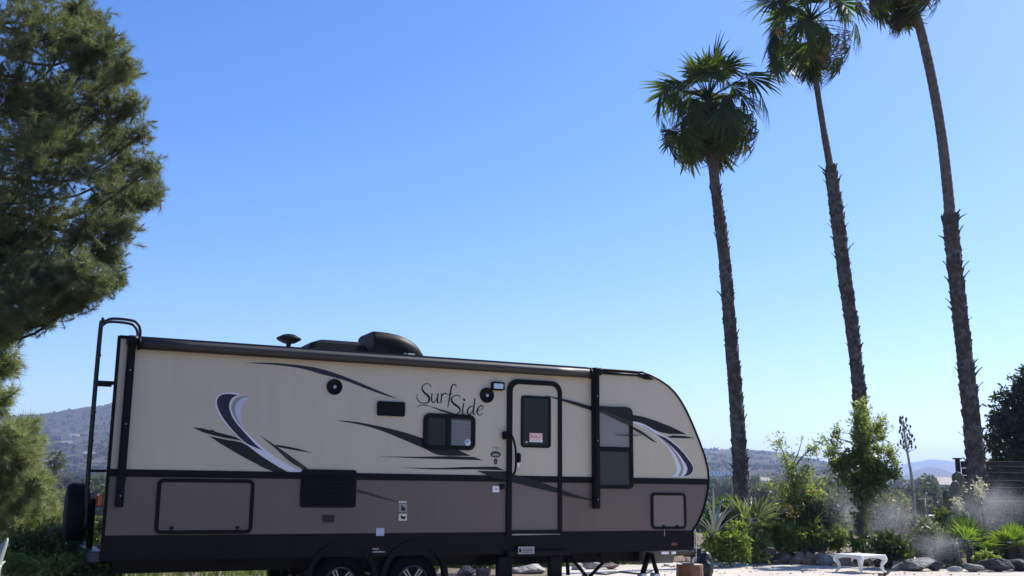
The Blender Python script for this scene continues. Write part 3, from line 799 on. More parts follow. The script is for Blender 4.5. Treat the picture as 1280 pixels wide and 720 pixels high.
# rebuild the frame so that its foot reaches the threshold
bpy.data.objects.remove(o)
fo = rrect(ds0, ds1, dz0, dz1, 0.15, rb=0.01); fi = rrect(ds0 + 0.07, ds1 - 0.055, dz0 + 0.07, dz1 - 0.062, 0.10, rb=0.008)
b = MB(); b.ring(fo, fi, 0, -0.032); DOOR = b.build('entrance_door', BLACK, TR)
zb = (ZB0 + ZB1) / 2
b = MB(); ii_ = [p for p in fi if p[1] > zb]
b.prism([(ds1 - 0.052, zb)] + [p for p in rrect(ds0 + 0.066, ds1 - 0.052, dz0, dz1 - 0.058, 0.10) if p[1] > zb] + [(ds0 + 0.066, zb)], 0, -0.011); b.build('upper_door_panel', CREAM, DOOR)
b = MB(); b.box(ds0 + 0.066, ds1 - 0.052, -0.0112, 0, dz0 + 0.03, zb); b.build('lower_door_panel', mat('taupe door', (0.137, 0.105, 0.085), 0.4, 0.04, 0.8), DOOR)
b = MB(); b.box(ds0 + 0.05, ds1 - 0.04, -0.0155, 0, ZB0, ZB1 + 0.003); b.build('door_belt', BLACK, DOOR)
wo_, wp_, we = framed('door_window', 651.6, 688.7, 495, 559.6, 0.03, 0.045, 0.026, BLACK, GLASS, 'pane', 0.016, DOOR)
# SOLD card in the door window
c0, c1 = S(662, 547, 0.02), S(678.2, 547, 0.02); ct, cb = S(670, 541.3, 0.02)[1], S(670, 552.6, 0.02)[1]
b = MB(); b.box(c0[0], c1[0], -0.0185, -0.0161, cb, ct); sold = b.build('sold_sign', SIGNW, DOOR)
cm_ = cb + (ct - cb) * 0.27
b = MB(); w_ = 0.006
b.ring([(c0[0] + .002, cm_), (c1[0] - .002, cm_), (c1[0] - .002, ct - .002), (c0[0] + .002, ct - .002)], [(c0[0] + .002 + w_, cm_ + w_), (c1[0] - .002 - w_, cm_ + w_), (c1[0] - .002 - w_, ct - .002 - w_), (c0[0] + .002 + w_, ct - .002 - w_)], -0.0185, -0.0195)
b.build('red_border', RED, sold)
def text_part(txt, s0, s1, z0, z1, y, m, name, parent, bold=0.02):
    cu = bpy.data.curves.new(name, 'FONT'); cu.body = txt; cu.offset = bold; cu.resolution_u = 3
    tmp = bpy.data.objects.new('tmp_text', cu); SC.collection.objects.link(tmp)
    dg = bpy.context.evaluated_depsgraph_get()
    me = bpy.data.meshes.new_from_object(tmp.evaluated_get(dg)); bpy.data.objects.remove(tmp)
    n = len(me.vertices); co = np.empty(n * 3, dtype=np.float32); me.vertices.foreach_get('co', co); co = co.reshape(-1, 3)
    mn, mxx = co.min(0), co.max(0)
    out = np.empty_like(co)
    out[:, 0] = s0 + (co[:, 0] - mn[0]) / (mxx[0] - mn[0]) * (s1 - s0)
    out[:, 1] = y
    out[:, 2] = z0 + (co[:, 1] - mn[1]) / (mxx[1] - mn[1]) * (z1 - z0)
    me.vertices.foreach_set('co', out.ravel()); me.materials.clear(); me.materials.append(m); me.update()
    return link(bpy.data.objects.new(name, me), parent)
text_part('SOLD', c0[0] + 0.015, c1[0] - 0.015, cm_ + 0.016, ct - 0.018, -0.0197, RED, 'sold_lettering', sold, 0.045)
b = MB()
for k in range(8): b.box(c0[0] + 0.015 + k * 0.021, c0[0] + 0.015 + k * 0.021 + 0.014, -0.0192, -0.0185, cb + 0.012, cb + 0.022)
b.build('fine_print', mat('print red grey', (0.4, 0.2, 0.2), 0.6), sold)
b = MB(); q = S(658.3, 552.5, 0.02); b.box(q[0] - .014, q[0] + .014, -0.0185, -0.016, q[1] - .01, q[1] + .01); b.build('small_sticker', DIMW, DOOR)
# grab handle
hp = [S3(636.5, 541, 0.05), S3(640.5, 546, 0.12), S3(643.5, 556, 0.15), S3(645, 570, 0.155), S3(644.6, 584, 0.15), S3(643.5, 590, 0.12), S3(641.5, 593, 0.04)]
b = MB(); b.tube(spline(hp, 4), 0.014, 8); b.build('grab_handle', BLACK, DOOR)
# latch with tag
q = S(648, 572.5, 0.03); b = MB(); b.bbox(q[0] - .03, q[0] + .035, -0.055, -0.01, q[1] - .06, q[1] + .065, 0.02); b.tube([(q[0] + .0, -0.06, q[1] + .03), (q[0] - .03, -0.066, q[1] - .01)], 0.012, 6); la = b.build('door_latch', BLACK, DOOR)
q = S(647.5, 581, 0.03); b = MB(); b.box(q[0] - .014, q[0] + .014, -0.052, -0.048, q[1] - .025, q[1] + .025); b.build('key_tag', SIGNW, la)
# door holdback at frame's left
q = S(631, 544, 0.03); b = MB(); b.bbox(q[0] - .03, q[0] + .03, -0.075, 0, q[1] - .055, q[1] + .05, 0.015); b.build('door_holdback', BLACK, TR)
q = S(628, 608, 0.03); b = MB(); b.bbox(q[0] - .03, q[0] + .03, -0.05, 0, q[1] - .035, q[1] + .035, 0.012); b.build('hinge_cover', BLACK, TR)
q0, q1 = S(640, 670.6, 0.04), S(700, 669.5, 0.04)
b = MB(); b.prism([(q0[0], ZSK1 - 0.024), (q1[0], ZSK1 - 0.03), (q1[0], ZSK1 - 0.036), (q0[0], ZSK1 - 0.040)], 0, -0.045); b.build('threshold', ALLOY, DOOR)

# front bedroom window (frame, shade above, screen below)
o, pn, e = framed('bedroom_window', 744, 791.6, 508.5, 611, 0.05, 0.07, 0.032, BLACK, None)
BW = o
pane('shade', 748, 787, 513, 560, 0.014, BLINDP, 0.02, o)
pane('crossbar', 748, 787.5, 558.5, 564.5, 0.024, BLACK, 0.004, o)
pane('insect_screen', 748, 787, 563, 607, 0.014, MESHG, 0.02, o)
decal('window_stripe', [L5([(85, 262), (240, 264), (268, 285), (272, 345), (200, 316), (130, 286), (85, 276)])], DBLACK, 0.0335, base=0.014, parent=BW)
decal('window_stripe', [L5([(85, 277), (130, 288), (200, 318), (270, 346), (270, 372), (200, 342), (130, 308), (85, 288)])], DBROWN, 0.0345, base=0.014, parent=BW)
decal('thin_stripe', [L5([(180, 421), (250, 421), (330, 424), (250, 426)])], DBLACK, 0.035, base=0.0)

# stickers and plates
def plate(name, x0, x1, y0, y1, m, off=0.003, parent=None):
    o, e = pane(name, x0, x1, y0, y1, off, m, 0.004, parent or TR); return o, e
o, e = plate('white_sticker', 470.3, 480.3, 660, 669.8, LAV, 0.0065)
o, e = plate('outlet_cover', 616, 624, 607.6, 615.2, SIGNW, 0.012)
b = MB(); b.box(e[0] + .02, e[1] - .02, -0.015, -0.0125, e[2] + .025, e[3] - .02); b.build('outlet_flap', DIMW, o)
plate('notice_strip', 498.5, 508.5, 626.3, 628.8, DIMW)
o, e = plate('notice_label', 498.5, 508.8, 630.0, 640.2, GREYV)
def picto(parent, e, y, seed):
    r = random.Random(seed); b = MB(); w = e[1] - e[0]; h = e[3] - e[2]
    b.prism([(e[0] + w * .3, e[2] + h * .15), (e[0] + w * .8, e[2] + h * .2), (e[0] + w * .75, e[2] + h * .6), (e[0] + w * .5, e[2] + h * .62), (e[0] + w * .45, e[2] + h * .85), (e[0] + w * .3, e[2] + h * .8)], -y, -y - 0.001)
    b.build('pictogram', DBLACK, parent)
picto(o, e, 0.003, 1)
o, e = plate('notice_label', 498.5, 508.8, 642.2, 651, mat('cream label', (0.55, 0.52, 0.42), 0.5))
b = MB(); w = e[1] - e[0]; h = e[3] - e[2]
b.prism([(e[0] + w * .15, e[2] + h * .8), (e[0] + w * .3, e[2] + h * .3), (e[0] + w * .75, e[2] + h * .2), (e[0] + w * .85, e[2] + h * .75), (e[0] + w * .6, e[2] + h * .55), (e[0] + w * .4, e[2] + h * .7)], -0.003, -0.004); b.build('pictogram', DBLACK, o)
b = MB()
for (x0, x1, y) in ((466, 474.5, 686.3), (466, 481.5, 690)):
    a = S(x0, y, 0.008); c = S(x1, y, 0.008); x = a[0]
    while x < c[0] - 0.01:
        wv = rnd.uniform(0.008, 0.016); b.box(x, x + wv, -0.0075, -0.006, a[1] - .007, a[1] + .007 + rnd.choice((0, .004))); x += wv + 0.005
b.build('skirt_lettering', DIMW, TR)
for x0, x1, y0, y1 in ((827, 836, 687, 692.8), (839.5, 845, 687.3, 692.8)):
    plate('tank_sticker', x0, x1, y0, y1, SIGNW, 0.004)
s, z = S(842.5, 680, 0.01); b = MB(); b.bbox(s - .05, s + .05, -0.022, -0.004, z - .02, z + .02, 0.008); b.build('side_marker', mat('dull amber', (0.16, 0.04, 0.015), 0.25), TR)
s, z = S(376, 683, 0.01)
# front tank panel below the skirt
q0, q1 = S(816, 690, 0.0), S(850, 690, 0.0)
b = MB(); b.bbox(q0[0], q1[0] + 0.1, 0.25, 1.2, 0.43, ZSK0 + 0.02, 0.03); b.build('holding_tank', mat('grey tank plastic', (0.10, 0.095, 0.09), 0.6), TR)
b = MB(); s, z = S(838, 688, 0.0); b.box(S(824, 690)[0], S(860, 690)[0], -0.008, 0.02, ZSK0 - 0.012, ZSK0 + 0.004); b.build('skirt_edge', mat('dull brown edge', (0.12, 0.10, 0.085), 0.5), TR)

# chassis rails, axles, wheels
b = MB()
for y in (0.35, 1.95): b.box(S0 + 0.1, 8.05, y, y + 0.07, 0.46, ZSK0 + 0.02)
for s in (3.18, 4.09): b.tube([(s, 0.22, 0.34), (s, 2.18, 0.34)], 0.04, 8)
for s in (3.18, 4.09): b.box(s - 0.35, s + 0.35, 0.30, 0.36, 0.40, 0.44)
b.box(2.2, 5.0, 0.4, 2.0, 0.5, 0.62)
b.build('chassis_frame', SKIRT, TR)
def wheel(s, y, ang, tyre_r=0.335, rim_r=0.19, wd=0.2):
    b = MB()
    prof = [(rim_r, 0.0), (rim_r + 0.02, -0.012), (tyre_r - 0.06, -0.014), (tyre_r - 0.015, 0.002), (tyre_r, 0.035), (tyre_r, wd - 0.03), (tyre_r - 0.05, wd), (rim_r, wd)]
    b.lathe((s, y, 0.302), prof, 40, 'y', cap=False)
    t = b.build('wheel', RUBBER, TR)
    b = MB(); b.lathe((s, y, 0.302), [(rim_r + 0.006, -0.004), (rim_r - 0.006, -0.014), (rim_r - 0.016, -0.004), (rim_r - 0.02, 0.06), (0.03, 0.07)], 40, 'y', cap=False)
    b.build('rim', mat('dark wheel barrel', (0.02, 0.02, 0.022), 0.35), t)
    b = MB()
    for k in range(5):
        a = math.radians(ang + 72 * k)
        for d in (-0.0, ):
            ca, sa = math.sin(a), math.cos(a); px_, pz_ = sa, -ca
            def P(r, w, y_): return (s + ca * r + px_ * w, y + y_, 0.302 + sa * r + pz_ * w)
            for w0 in (-0.022, 0.022):
                hw = 0.0065
                b.add([P(0.05, w0 * .6 - hw, 0.0), P(0.05, w0 * .6 + hw, 0.0), P(rim_r - .004, w0 * 1.05 + hw, -0.004), P(rim_r - .004, w0 * 1.05 - hw, -0.004),
                       P(0.05, w0 * .6 - hw, 0.03), P(0.05, w0 * .6 + hw, 0.03), P(rim_r - .004, w0 * 1.05 + hw, 0.02), P(rim_r - .004, w0 * 1.05 - hw, 0.02)],
                      [(0, 1, 2, 3), (7, 6, 5, 4), (0, 4, 5, 1), (1, 5, 6, 2), (2, 6, 7, 3), (3, 7, 4, 0)])
            b.add([P(rim_r - .026, -0.03, -0.003), P(rim_r - .026, 0.03, -0.003), P(rim_r - .006, 0.036, -0.007), P(rim_r - .006, -0.036, -0.007)], [(0, 1, 2, 3)])
    b.build('spokes', ALLOY, t)
    b = MB(); b.lathe((s, y, 0.302), [(0.06, 0.03), (0.055, -0.01), (0.03, -0.03), (0.0, -0.032)], 16, 'y'); b.build('hub_cap', BLACK, t)
    return t
wheel(3.183, 0.06, -30 + 4); wheel(4.094, 0.06, -36)
wheel(3.183, W - 0.26, 10); wheel(4.094, W - 0.26, 30)
for s in (3.183, 4.094):
    b = MB(); rings = []
    for k in range(15):
        a = math.radians(-10 + 200 * k / 14); c, d = math.cos(a), math.sin(a)
        rings.append([(s + c * r, y, 0.37 + d * r) for r, y in ((0.43, -0.03), (0.37, -0.03), (0.37, 0.06), (0.43, 0.06))])
    b.loft(rings, True); b.build('fender', BLACK, TR)

# entry step under the door
b = MB()
s0, s1 = S(636, 690, 0.0)[0], S(703, 690, 0.0)[0]
b.bbox(s0 - 0.06, s1 + 0.04, -0.10, 0.3, 0.575, 0.66, 0.015)
stp = b.build('entry_step', SKIRT, TR)
b = MB(); b.bbox(s0 - 0.02, s1, -0.30, -0.03, 0.30, 0.33, 0.01); b.build('tread', SKIRT, stp)
for px0, px1 in ((623, 641), (688, 703)):
    a, c = S(px0, 705, 0.0)[0], S(px1, 705, 0.0)[0]
    b = MB(); b.bbox(a, c, 0.0, 0.10, 0.0, 0.58, 0.012); b.build('leg', SKIRT, stp)
q0, q1 = S(644, 688, 0.02), S(664, 688, 0.02); zt, zb_ = S(654, 683, 0.02)[1], S(654, 692, 0.02)[1]
b = MB(); b.box(q0[0], q1[0], -0.108, -0.101, zb_, zt); pl = b.build('step_notice', mat('grey plate', (0.34, 0.34, 0.35), 0.4, 0.1, 30), stp)
b = MB()
for k in range(3): b.box(q0[0] + .06, q1[0] - .02, -0.1095, -0.1078, zb_ + .018 + k * .02, zb_ + .026 + k * .02)
b.box(q0[0] + .012, q0[0] + .042, -0.1095, -0.1078, zb_ + .02, zb_ + .07); b.build('step_print', SKIRT, pl)

# stabiliser jacks
def bar(b, a, c, w=0.03, y=0.12):
    A = S3(*a, -y); C = S3(*c, -y); b.tube([(A.x, y, A.z), (C.x, y, C.z)], w / 2, 6)
b = MB()
for y in (0.1, 0.24):
    bar(b, (709, 694), (710, 719), 0.05, y); bar(b, (713, 696), (736, 724), 0.045, y); bar(b, (748, 692), (754, 704), 0.045, y); bar(b, (754, 703), (736, 722), 0.045, y)
    bar(b, (736, 722), (737, 727), 0.05, y)
b.build('stabiliser_jack', BLACK, TR)
b = MB()
for y in (0.15, 0.45):
    bar(b, (811, 691), (802, 722), 0.075, y); bar(b, (814, 692), (823, 722), 0.06, y)
sj = b.build('stabiliser_jack', BLACK, TR)
b = MB()
for x in (802.5, 818.5):
    q = S3(x, 719, -0.14); b.bbox(q.x - .045, q.x + .045, 0.08, 0.2, q.z - .03, q.z + .03, .012)
b.build('jack_foot', STEEL, sj)
# tongue, jack post, coupler
b = MB()
def TL(px, py, Y):     # photo position at depth -> trailer space
    p = at(px, py, Y) - ORG; return Vector((p.dot(AX), p.dot(BY), p.z))
jb = TL(865.5, 708, 16.3); jt = TL(866.5, 664, 16.3)
b = MB()
for sy in (-1, 1): b.tube([(7.7, jb.y + sy * 0.75, 0.55), (jb.x + .02, jb.y + sy * 0.05, 0.52)], 0.05, 6)
b.box(jb.x - 0.1, jb.x + 0.1, jb.y - .09, jb.y + .09, 0.45, 0.57)
tg = b.build('tongue', BLACK, TR)
b = MB(); b.tube([(jb.x, jb.y, jb.z), (jb.x, jb.y, jb.z + 0.18)], 0.03, 10); b.build('jack_post', STEEL, TR)
b = MB(); b.tube([(jb.x, jb.y, jb.z + 0.17), (jt.x, jt.y, jt.z)], 0.042, 10); b.build('jack_housing', BLACK, TR)
b = MB(); c0_ = TL(868.5, 662, 16.2); c1_ = TL(869.5, 702, 16.2); b.tube(spline([c0_, c0_.lerp(c1_, .4) + Vector((.02, 0, 0)), c1_], 5), 0.009, 6)
for k in range(5):
    a = TL(866 + rnd.uniform(-2, 2), 664 + 5 * k, 16.2); b.tube([a, a + Vector((0.03, 0, -0.03)), a + Vector((.02, 0, -.07))], 0.008, 5)
b.build('power_cable', mat('pale cable', (0.4, 0.4, 0.42), 0.5), TR)

# rear: ladder, spare wheel, bumper, tail light
b = MB(); xl = S0 - 0.17
def lad_path(y, dx, hz):
    pts = [(xl + 0.02, y, 0.95), (xl, y, 1.6), (xl, y, ZR + hz - 0.14), (xl + 0.03, y, ZR + hz - 0.05), (xl + 0.11, y, ZR + hz), (xl + 0.32 + dx, y, ZR + hz - 0.005), (xl + 0.39 + dx, y, ZR + hz - 0.045), (xl + 0.42 + dx, y, ZR + hz - 0.12), (xl + 0.42 + dx, y, ZR)]
    return pts
LADM = mat('black tube', (0.007, 0.007, 0.009), 0.4, 0.15, 8, spec=0.3)
lad = MB(); lad.tube(spline(lad_path(0.35, 0, 0.26), 5), 0.0165, 10); lad_o = lad.build('ladder', LADM, TR)
for y in (0.60,):
    b = MB(); b.tube(spline(lad_path(y, 0, 0.26), 5), 0.0165, 10); b.build('rail', LADM, lad_o)
for z in (1.25, 1.56, 1.9, 2.22, 2.54, 2.86):
    b = MB(); b.tube([(xl, 0.33, z), (xl, 0.62, z)], 0.013, 8); b.build('rung', LADM, lad_o)
    b = MB(); b.lathe((xl, 0.325, z), [(0.022, 0), (0.022, 0.02)], 8, 'y'); b.build('rung_end', LADM, lad_o)
for z, r in ((2.555, 0.022), (1.575, 0.013)):
    for y in (0.35, 0.60):
        b = MB(); b.tube([(xl, y, z), (S0 + 0.01, y, z)], r, 8); b.build('standoff', LADM, lad_o)
# spare wheel in its cover on a carrier
sa, sb_ = S(87.5, 640, 0.0)[0], S(118, 640, 0.0)[0]
cz = (S(100, 603)[1] + S(100, 681)[1]) / 2; rz_ = (S(100, 603)[1] - S(100, 681)[1]) / 2
b = MB(); hw = (sb_ - sa) / 2
b.lathe(((sa + sb_) / 2, 0.9, cz), [(0.05, -hw), (rz_ * .75, -hw), (rz_ * .92, -hw * .9), (rz_ * .985, -hw * .6), (rz_, -hw * .2), (rz_, hw * .4), (rz_ * .96, hw * .8), (rz_ * .8, hw), (0.05, hw)], 36, 'x')
sw = b.build('spare_wheel', mat('black vinyl cover', (0.006, 0.0055, 0.006), 0.6, 0.2, 5, 0.2, 8, spec=0.12), TR)
b = MB(); b.box(sb_ - 0.02, S0 - 0.05, 0.86, 0.94, cz - 0.05, cz + 0.05); b.tube([(sb_ + 0.05, 0.9, cz), (sb_ + 0.05, 0.9, 0.6)], 0.035, 8)
b.tube([(sb_ + 0.05, 0.9, cz + 0.15), (sb_ + 0.05, 0.9, 0.6)], 0.03, 8); b.build('wheel_carrier', BLACK, TR)
b = MB(); q = S(112, 676)[0]
b.bbox(q, S0 + 0.02, 0.02, 2.38, 0.60, 0.72, 0.015); b.build('rear_bumper', mat('bumper steel', (0.02, 0.02, 0.03), 0.4, 0.2, 6), TR)
z1, z0 = S(130, 617.5)[1], S(130, 633)[1]
b = MB(); b.bbox(S0 - 0.075, S0 - 0.02, 0.1, 0.32, z0, z1, 0.015); b.build('tail_light', AMBER, TR)

# roof: antenna, vent cover, air conditioner
yr = 0.9
def RF(px, py): 
    d = ray(px, py); c = Vector((0, 0, CAM_H)); t = ((ORG + BY * yr - c).dot(BY)) / d.dot(BY); p = c + d * t
    return ((p - ORG).dot(AX), p.z)
s, z = RF(361, 424); R = RF(376.5, 424)[0] - s
b = MB(); b.tube([(s, yr, ZR), (s, yr, z - 0.08)], [0.05, 0.028], 10); b.tube([(s, yr, z - 0.09), (s, yr, z)], [0.028, 0.045], 10)
an = b.build('antenna', BLACK, TR)
b = MB(); b.lathe((s, yr, z), [(0.03, -0.062), (R * .5, -0.05), (R * .92, -0.012), (R, 0.005), (R * .9, 0.02), (R * .5, 0.055), (0.02, 0.068)], 28); b.build('dish', BLACK, an)
sv0, sv1 = RF(375, 437)[0], RF(455, 440)[0]; zt = RF(415, 428)[1]
b = MB(); rings = []
for f, zz in ((0, ZR), (0.01, ZR + (zt - ZR) * .35), (0.05, ZR + (zt - ZR) * .8), (0.13, zt)):
    rings.append([(x, y, zz) for x, y in rrect(sv0 + f * 1.6, sv1 - f, yr - 0.33 + f, yr + 0.33 - f, 0.06)])
b.loft(rings, True, False); vc = b.build('vent_cover', BLACK, TR)
b = MB(); b.box(sv0 - 0.07, sv0 + 0.03, yr - 0.3, yr + 0.3, ZR + 0.02, ZR + 0.075); b.build('vent_hinge', mat('grey plastic', (0.3, 0.32, 0.34), 0.5), vc)
# a/c shroud: square rear, teardrop front
yr0 = yr; yr = yr0 - 0.36
sa0, sa1 = RF(467.5, 430)[0], RF(536, 445)[0]; zt = RF(470, 412.5)[1]; yr = yr0
prof_top = [(0.0, 0.93), (0.012, 0.985), (0.04, 1.0), (0.15, 1.0), (0.3, 0.985), (0.45, 0.945), (0.58, 0.88), (0.7, 0.79), (0.8, 0.68), (0.88, 0.54), (0.94, 0.38), (0.98, 0.22), (1.0, 0.06)]
b = MB(); rings = []
for t, h in prof_top:
    x = sa0 + t * (sa1 - sa0); hz = ZR + 0.03 + (zt - ZR - 0.03) * h; ww = 0.36 * (1 - 0.25 * max(0, t - 0.5) * 2)
    y0, y1 = yr - ww, yr + ww
    rings.append([(x, y0, ZR + 0.02), (x, y0 + 0.01, ZR + 0.03 + (hz - ZR - 0.03) * .7), (x, y0 + 0.05, hz - 0.015), (x, y0 + 0.12, hz), (x, y1 - 0.12, hz), (x, y1 - 0.05, hz - 0.015), (x, y1 - 0.01, ZR + 0.03 + (hz - ZR - 0.03) * .7), (x, y1, ZR + 0.02)])
b.loft(rings, True, True); ac = b.build('air_conditioner', BLACK, TR)
yr = yr0 - .34; q = RF(512.5, 442.5); yr = yr0; b = MB(); b.box(q[0] - .09, q[0] + .07, yr - 0.345, yr - 0.30, q[1] - .006, q[1] + .008)
b.build('name_strip', DIMW, ac)
b = MB()
for k in range(6): b.box(sa0 + 0.20 + k * .05, sa0 + .215 + k * .05, yr - 0.363, yr - 0.355, ZR + .07, ZR + .19)
b.build('side_louvres', SKIRT, ac)
b = MB(); b.box(sa0 - 0.05, sa1 + 0.02, yr - .38, yr + .38, ZR + 0.0, ZR + .024); b.build('base_pan', mat('grey pan', (0.35, 0.36, 0.38), 0.5), ac)

# ------------------------------------------------------------------ vegetation
def rand_dirs(n, up=0.0):
    v = rng.normal(size=(n, 3)); v[:, 2] += up
    return v / np.linalg.norm(v, axis=1, keepdims=True)

def leaves(C, size, D=None, aspect=0.42, jitter=0.35, fold=0.15):
    """rhombic leaves at C (n,3) pointing along D"""
    n = len(C)
    if D is None: D = rand_dirs(n)
    s = size * (1 + jitter * rng.uniform(-1, 1, n))[:, None]
    R = rand_dirs(n); Sd = np.cross(D, R); Sd /= np.linalg.norm(Sd, axis=1, keepdims=True) + 1e-9
    N = np.cross(D, Sd)
    v0 = C; v1 = C + D * s * 0.5 + Sd * s * aspect * 0.5 + N * s * fold * 0.5; v2 = C + D * s; v3 = C + D * s * 0.5 - Sd * s * aspect * 0.5 + N * s * fold * 0.5
    V = np.stack([v0, v1, v2, v3], 1).reshape(-1, 3)
    F = np.arange(4 * n).reshape(-1, 4)
    return V, F

def in_lobes(lobes, n, shell=0.5):
    """points in ellipsoids [(centre, rx, ry, rz)], denser towards the skin"""
    vol = np.array([l[1] * l[2] * l[3] for l in lobes]) ** 0.75; vol = vol / vol.sum()
    idx = rng.choice(len(lobes), n, p=vol)
    d = rand_dirs(n); r = rng.uniform(0, 1, n) ** shell
    C = np.array([list(l[0]) for l in lobes])[idx]; Rr = np.array([[l[1], l[2], l[3]] for l in lobes])[idx]
    wob = 0.75 + 0.5 * fbm(d[:, 0] * 2.3 + idx * 3.1, d[:, 1] * 2.3 + d[:, 2] * 1.7)
    return C + d * r[:, None] * Rr * wob[:, None], d, idx

def lobe_px(px, py, r, Y, ry=None, depth=None, dz=0.0):
    c = at(px, py, Y); k = Y / F_PX
    return (c + Vector((0, dz, 0)), r * k, depth if depth else r * k, (ry or r) * k)

def stems(b, base, tips, r0=0.03, r1=0.008, sag=0.0):
    base = Vector(base)
    for t in tips:
        t = Vector(t); m = base.lerp(t, 0.5) + Vector((rnd.uniform(-.06, .06), rnd.uniform(-.06, .06), 0.12 * (t - base).length + sag))
        b.tube(spline([base, m, t], 4), list(np.linspace(r0, r1, 9)), 6)

def shrub(name, label, cat, lobes, n, size, lm, base=None, aspect=0.45, up=0.4, group=None, stem=True, extra=None, shell=0.5, stem_r=0.025, stem_mat=None, clump=10, spread=0.12, trunk=None):
    """a bush or small tree: leafy twigs spread through its lobes, on stems from the ground"""
    if base is None:
        c = lobes[0][0]; base = (c.x, c.y, float(terrain_h(c.x, c.y)))
    t = empty(name, base); tag(t, label, cat, group)
    off = np.array(base)
    nc = max(1, n // clump)
    P, d, idx = in_lobes(lobes, nc, shell)
    # leaves strung along short twigs
    tw = d * 0.7 + rand_dirs(nc, up); tw /= np.linalg.norm(tw, axis=1, keepdims=True)
    tt = rng.uniform(-1, 1, (nc, clump)); ln = spread * rng.uniform(0.6, 1.4, (nc, 1))
    C = P[:, None, :] + tw[:, None, :] * (tt * ln)[..., None] + rng.normal(size=(nc, clump, 3)) * size * 0.35
    D = tw[:, None, :] * 0.6 + rng.normal(size=(nc, clump, 3)) * 0.7
    D = D.reshape(-1, 3); D /= np.linalg.norm(D, axis=1, keepdims=True)
    V, F = leaves(C.reshape(-1, 3) - off, size, D, aspect)
    npobj('foliage', V, F, lm, t)
    if stem:
        b = MB(); sel = [lobes[i][0] for i in range(len(lobes))]
        if trunk:
            path = [Vector((0, 0, -.05))] + [Vector(q) - Vector(base) for q in trunk]; b.tube(spline(path, 4), list(np.linspace(stem_r, stem_r * .6, 4 * (len(path) - 1) + 1)), 7)
            for c in sel:
                c = Vector(c) - Vector(base); st0 = min(path[1:], key=lambda q: (q - c).length if q.z < c.z + .1 else 99)
                stems(b, st0, [c], stem_r * .35, stem_r * .12)
        else: stems(b, Vector((0, 0, -0.05)), [Vector(c) - Vector(base) for c in sel], stem_r, stem_r * 0.3)
        k = min(nc, 40)
        for i in range(k):
            c = Vector(lobes[idx[i]][0]) - Vector(base); b.tube([c, Vector(P[i]) - Vector(base)], [stem_r * .3, stem_r * .12], 4)
        b.build('stem', stem_mat or TWIG, t)
    if extra:
        for nm, m, k, sz in extra:
            Pb, db, _ = in_lobes(lobes, k, 0.15)
            C = np.repeat(Pb, 6, 0) + rng.normal(size=(k * 6, 3)) * sz * 0.4
            V, F = leaves(C - off, sz, None, 0.8); tag(npobj(nm, V, F, m, t), kind='stuff')
    return t

# ---- pine with long needles at the left
def conifer(name, label, trunk_px, base, lobes, ntuft, need, nl, nw, lm, seed):
    r = np.random.default_rng(seed)
    t = empty(name, base); tag(t, label, 'tree')
    B = Vector(base)
    path = [Vector((0, 0, -0.1))] + [Vector(p) - B for p in trunk_px]
    sp = spline(path, 6); b = MB()
    b.tube(sp, list(np.linspace(0.24, 0.06, len(sp))), 12); b.build('trunk', PBARK, t)
    b = MB(); twigs = []
    for li, l in enumerate(lobes):
        c = l[0] - B
        z = c.z - 0.08 * math.hypot(c.x - sp[0].x, 0.5) - 0.1
        s = min(sp, key=lambda p: abs(p.z - max(z, 0.4)))
        mid = s.lerp(c, 0.55) + Vector((0, 0.7, -0.10 * (c - s).length + rnd.uniform(-.1, .1)))
        b.tube(spline([s, mid, c], 5), list(np.linspace(0.034, 0.01, 11)), 6)
        twigs += [(mid.lerp(c, .25), c, li)] * 4
        # side twigs from the limb's end through the clump
        for k in range(7):
            d = Vector(rand_dirs(1, 0.2)[0]); e = c + Vector((d.x * l[1], d.y * l[2], d.z * l[3])) * 0.9
            a = mid.lerp(c, rnd.uniform(0.45, 1.0))
            b.tube(spline([a, a.lerp(e, .5) + Vector((0, 0, -.03)), e], 3), list(np.linspace(0.014, 0.004, 7)), 4)
            twigs.append((a, e, li))
    b.build('branches', PBARK, t)
    P, d, idx = in_lobes(lobes, ntuft, 0.55)
    # a third of the tufts sit along the twigs
    k = int(ntuft * .42); ti = rng.integers(0, len(twigs), k); u = rng.uniform(0.25, 1.05, k)
    A = np.array([list(twigs[i][0]) for i in ti]); E_ = np.array([list(twigs[i][1]) for i in ti])
    P[:k] = A + (E_ - A) * u[:, None] + rng.normal(size=(k, 3)) * 0.07 + np.array(B)
    C = np.array([list(l[0]) for l in lobes])
    td = d * 0.8 + np.array([0.25, -0.1, 0.35]) + rng.normal(size=(ntuft, 3)) * 0.45
    td /= np.linalg.norm(td, axis=1, keepdims=True)
    # needles: thin blades leaving a short shoot
    nn = ntuft * need
    sh = np.repeat(P, need, 0) + np.repeat(td, need, 0) * rng.uniform(-0.09, 0.07, (nn, 1))
    nd = np.repeat(td, need, 0) * 0.8 + rng.normal(size=(nn, 3)) * 0.45
    nd /= np.linalg.norm(nd, axis=1, keepdims=True)
    L = nl * rng.uniform(0.6, 1.25, (nn, 1))
    sd = np.cross(nd, rand_dirs(nn)); sd /= np.linalg.norm(sd, axis=1, keepdims=True)
    v0 = sh - sd * nw / 2; v1 = sh + sd * nw / 2; v2 = sh + nd * L + np.array([0, 0, -0.012])
    V = np.stack([v0, v1, v2], 1).reshape(-1, 3) - np.array(B)
    o = npobj('needles', V, np.arange(3 * nn).reshape(-1, 3), lm, t); tag(o, kind='stuff')
    return t

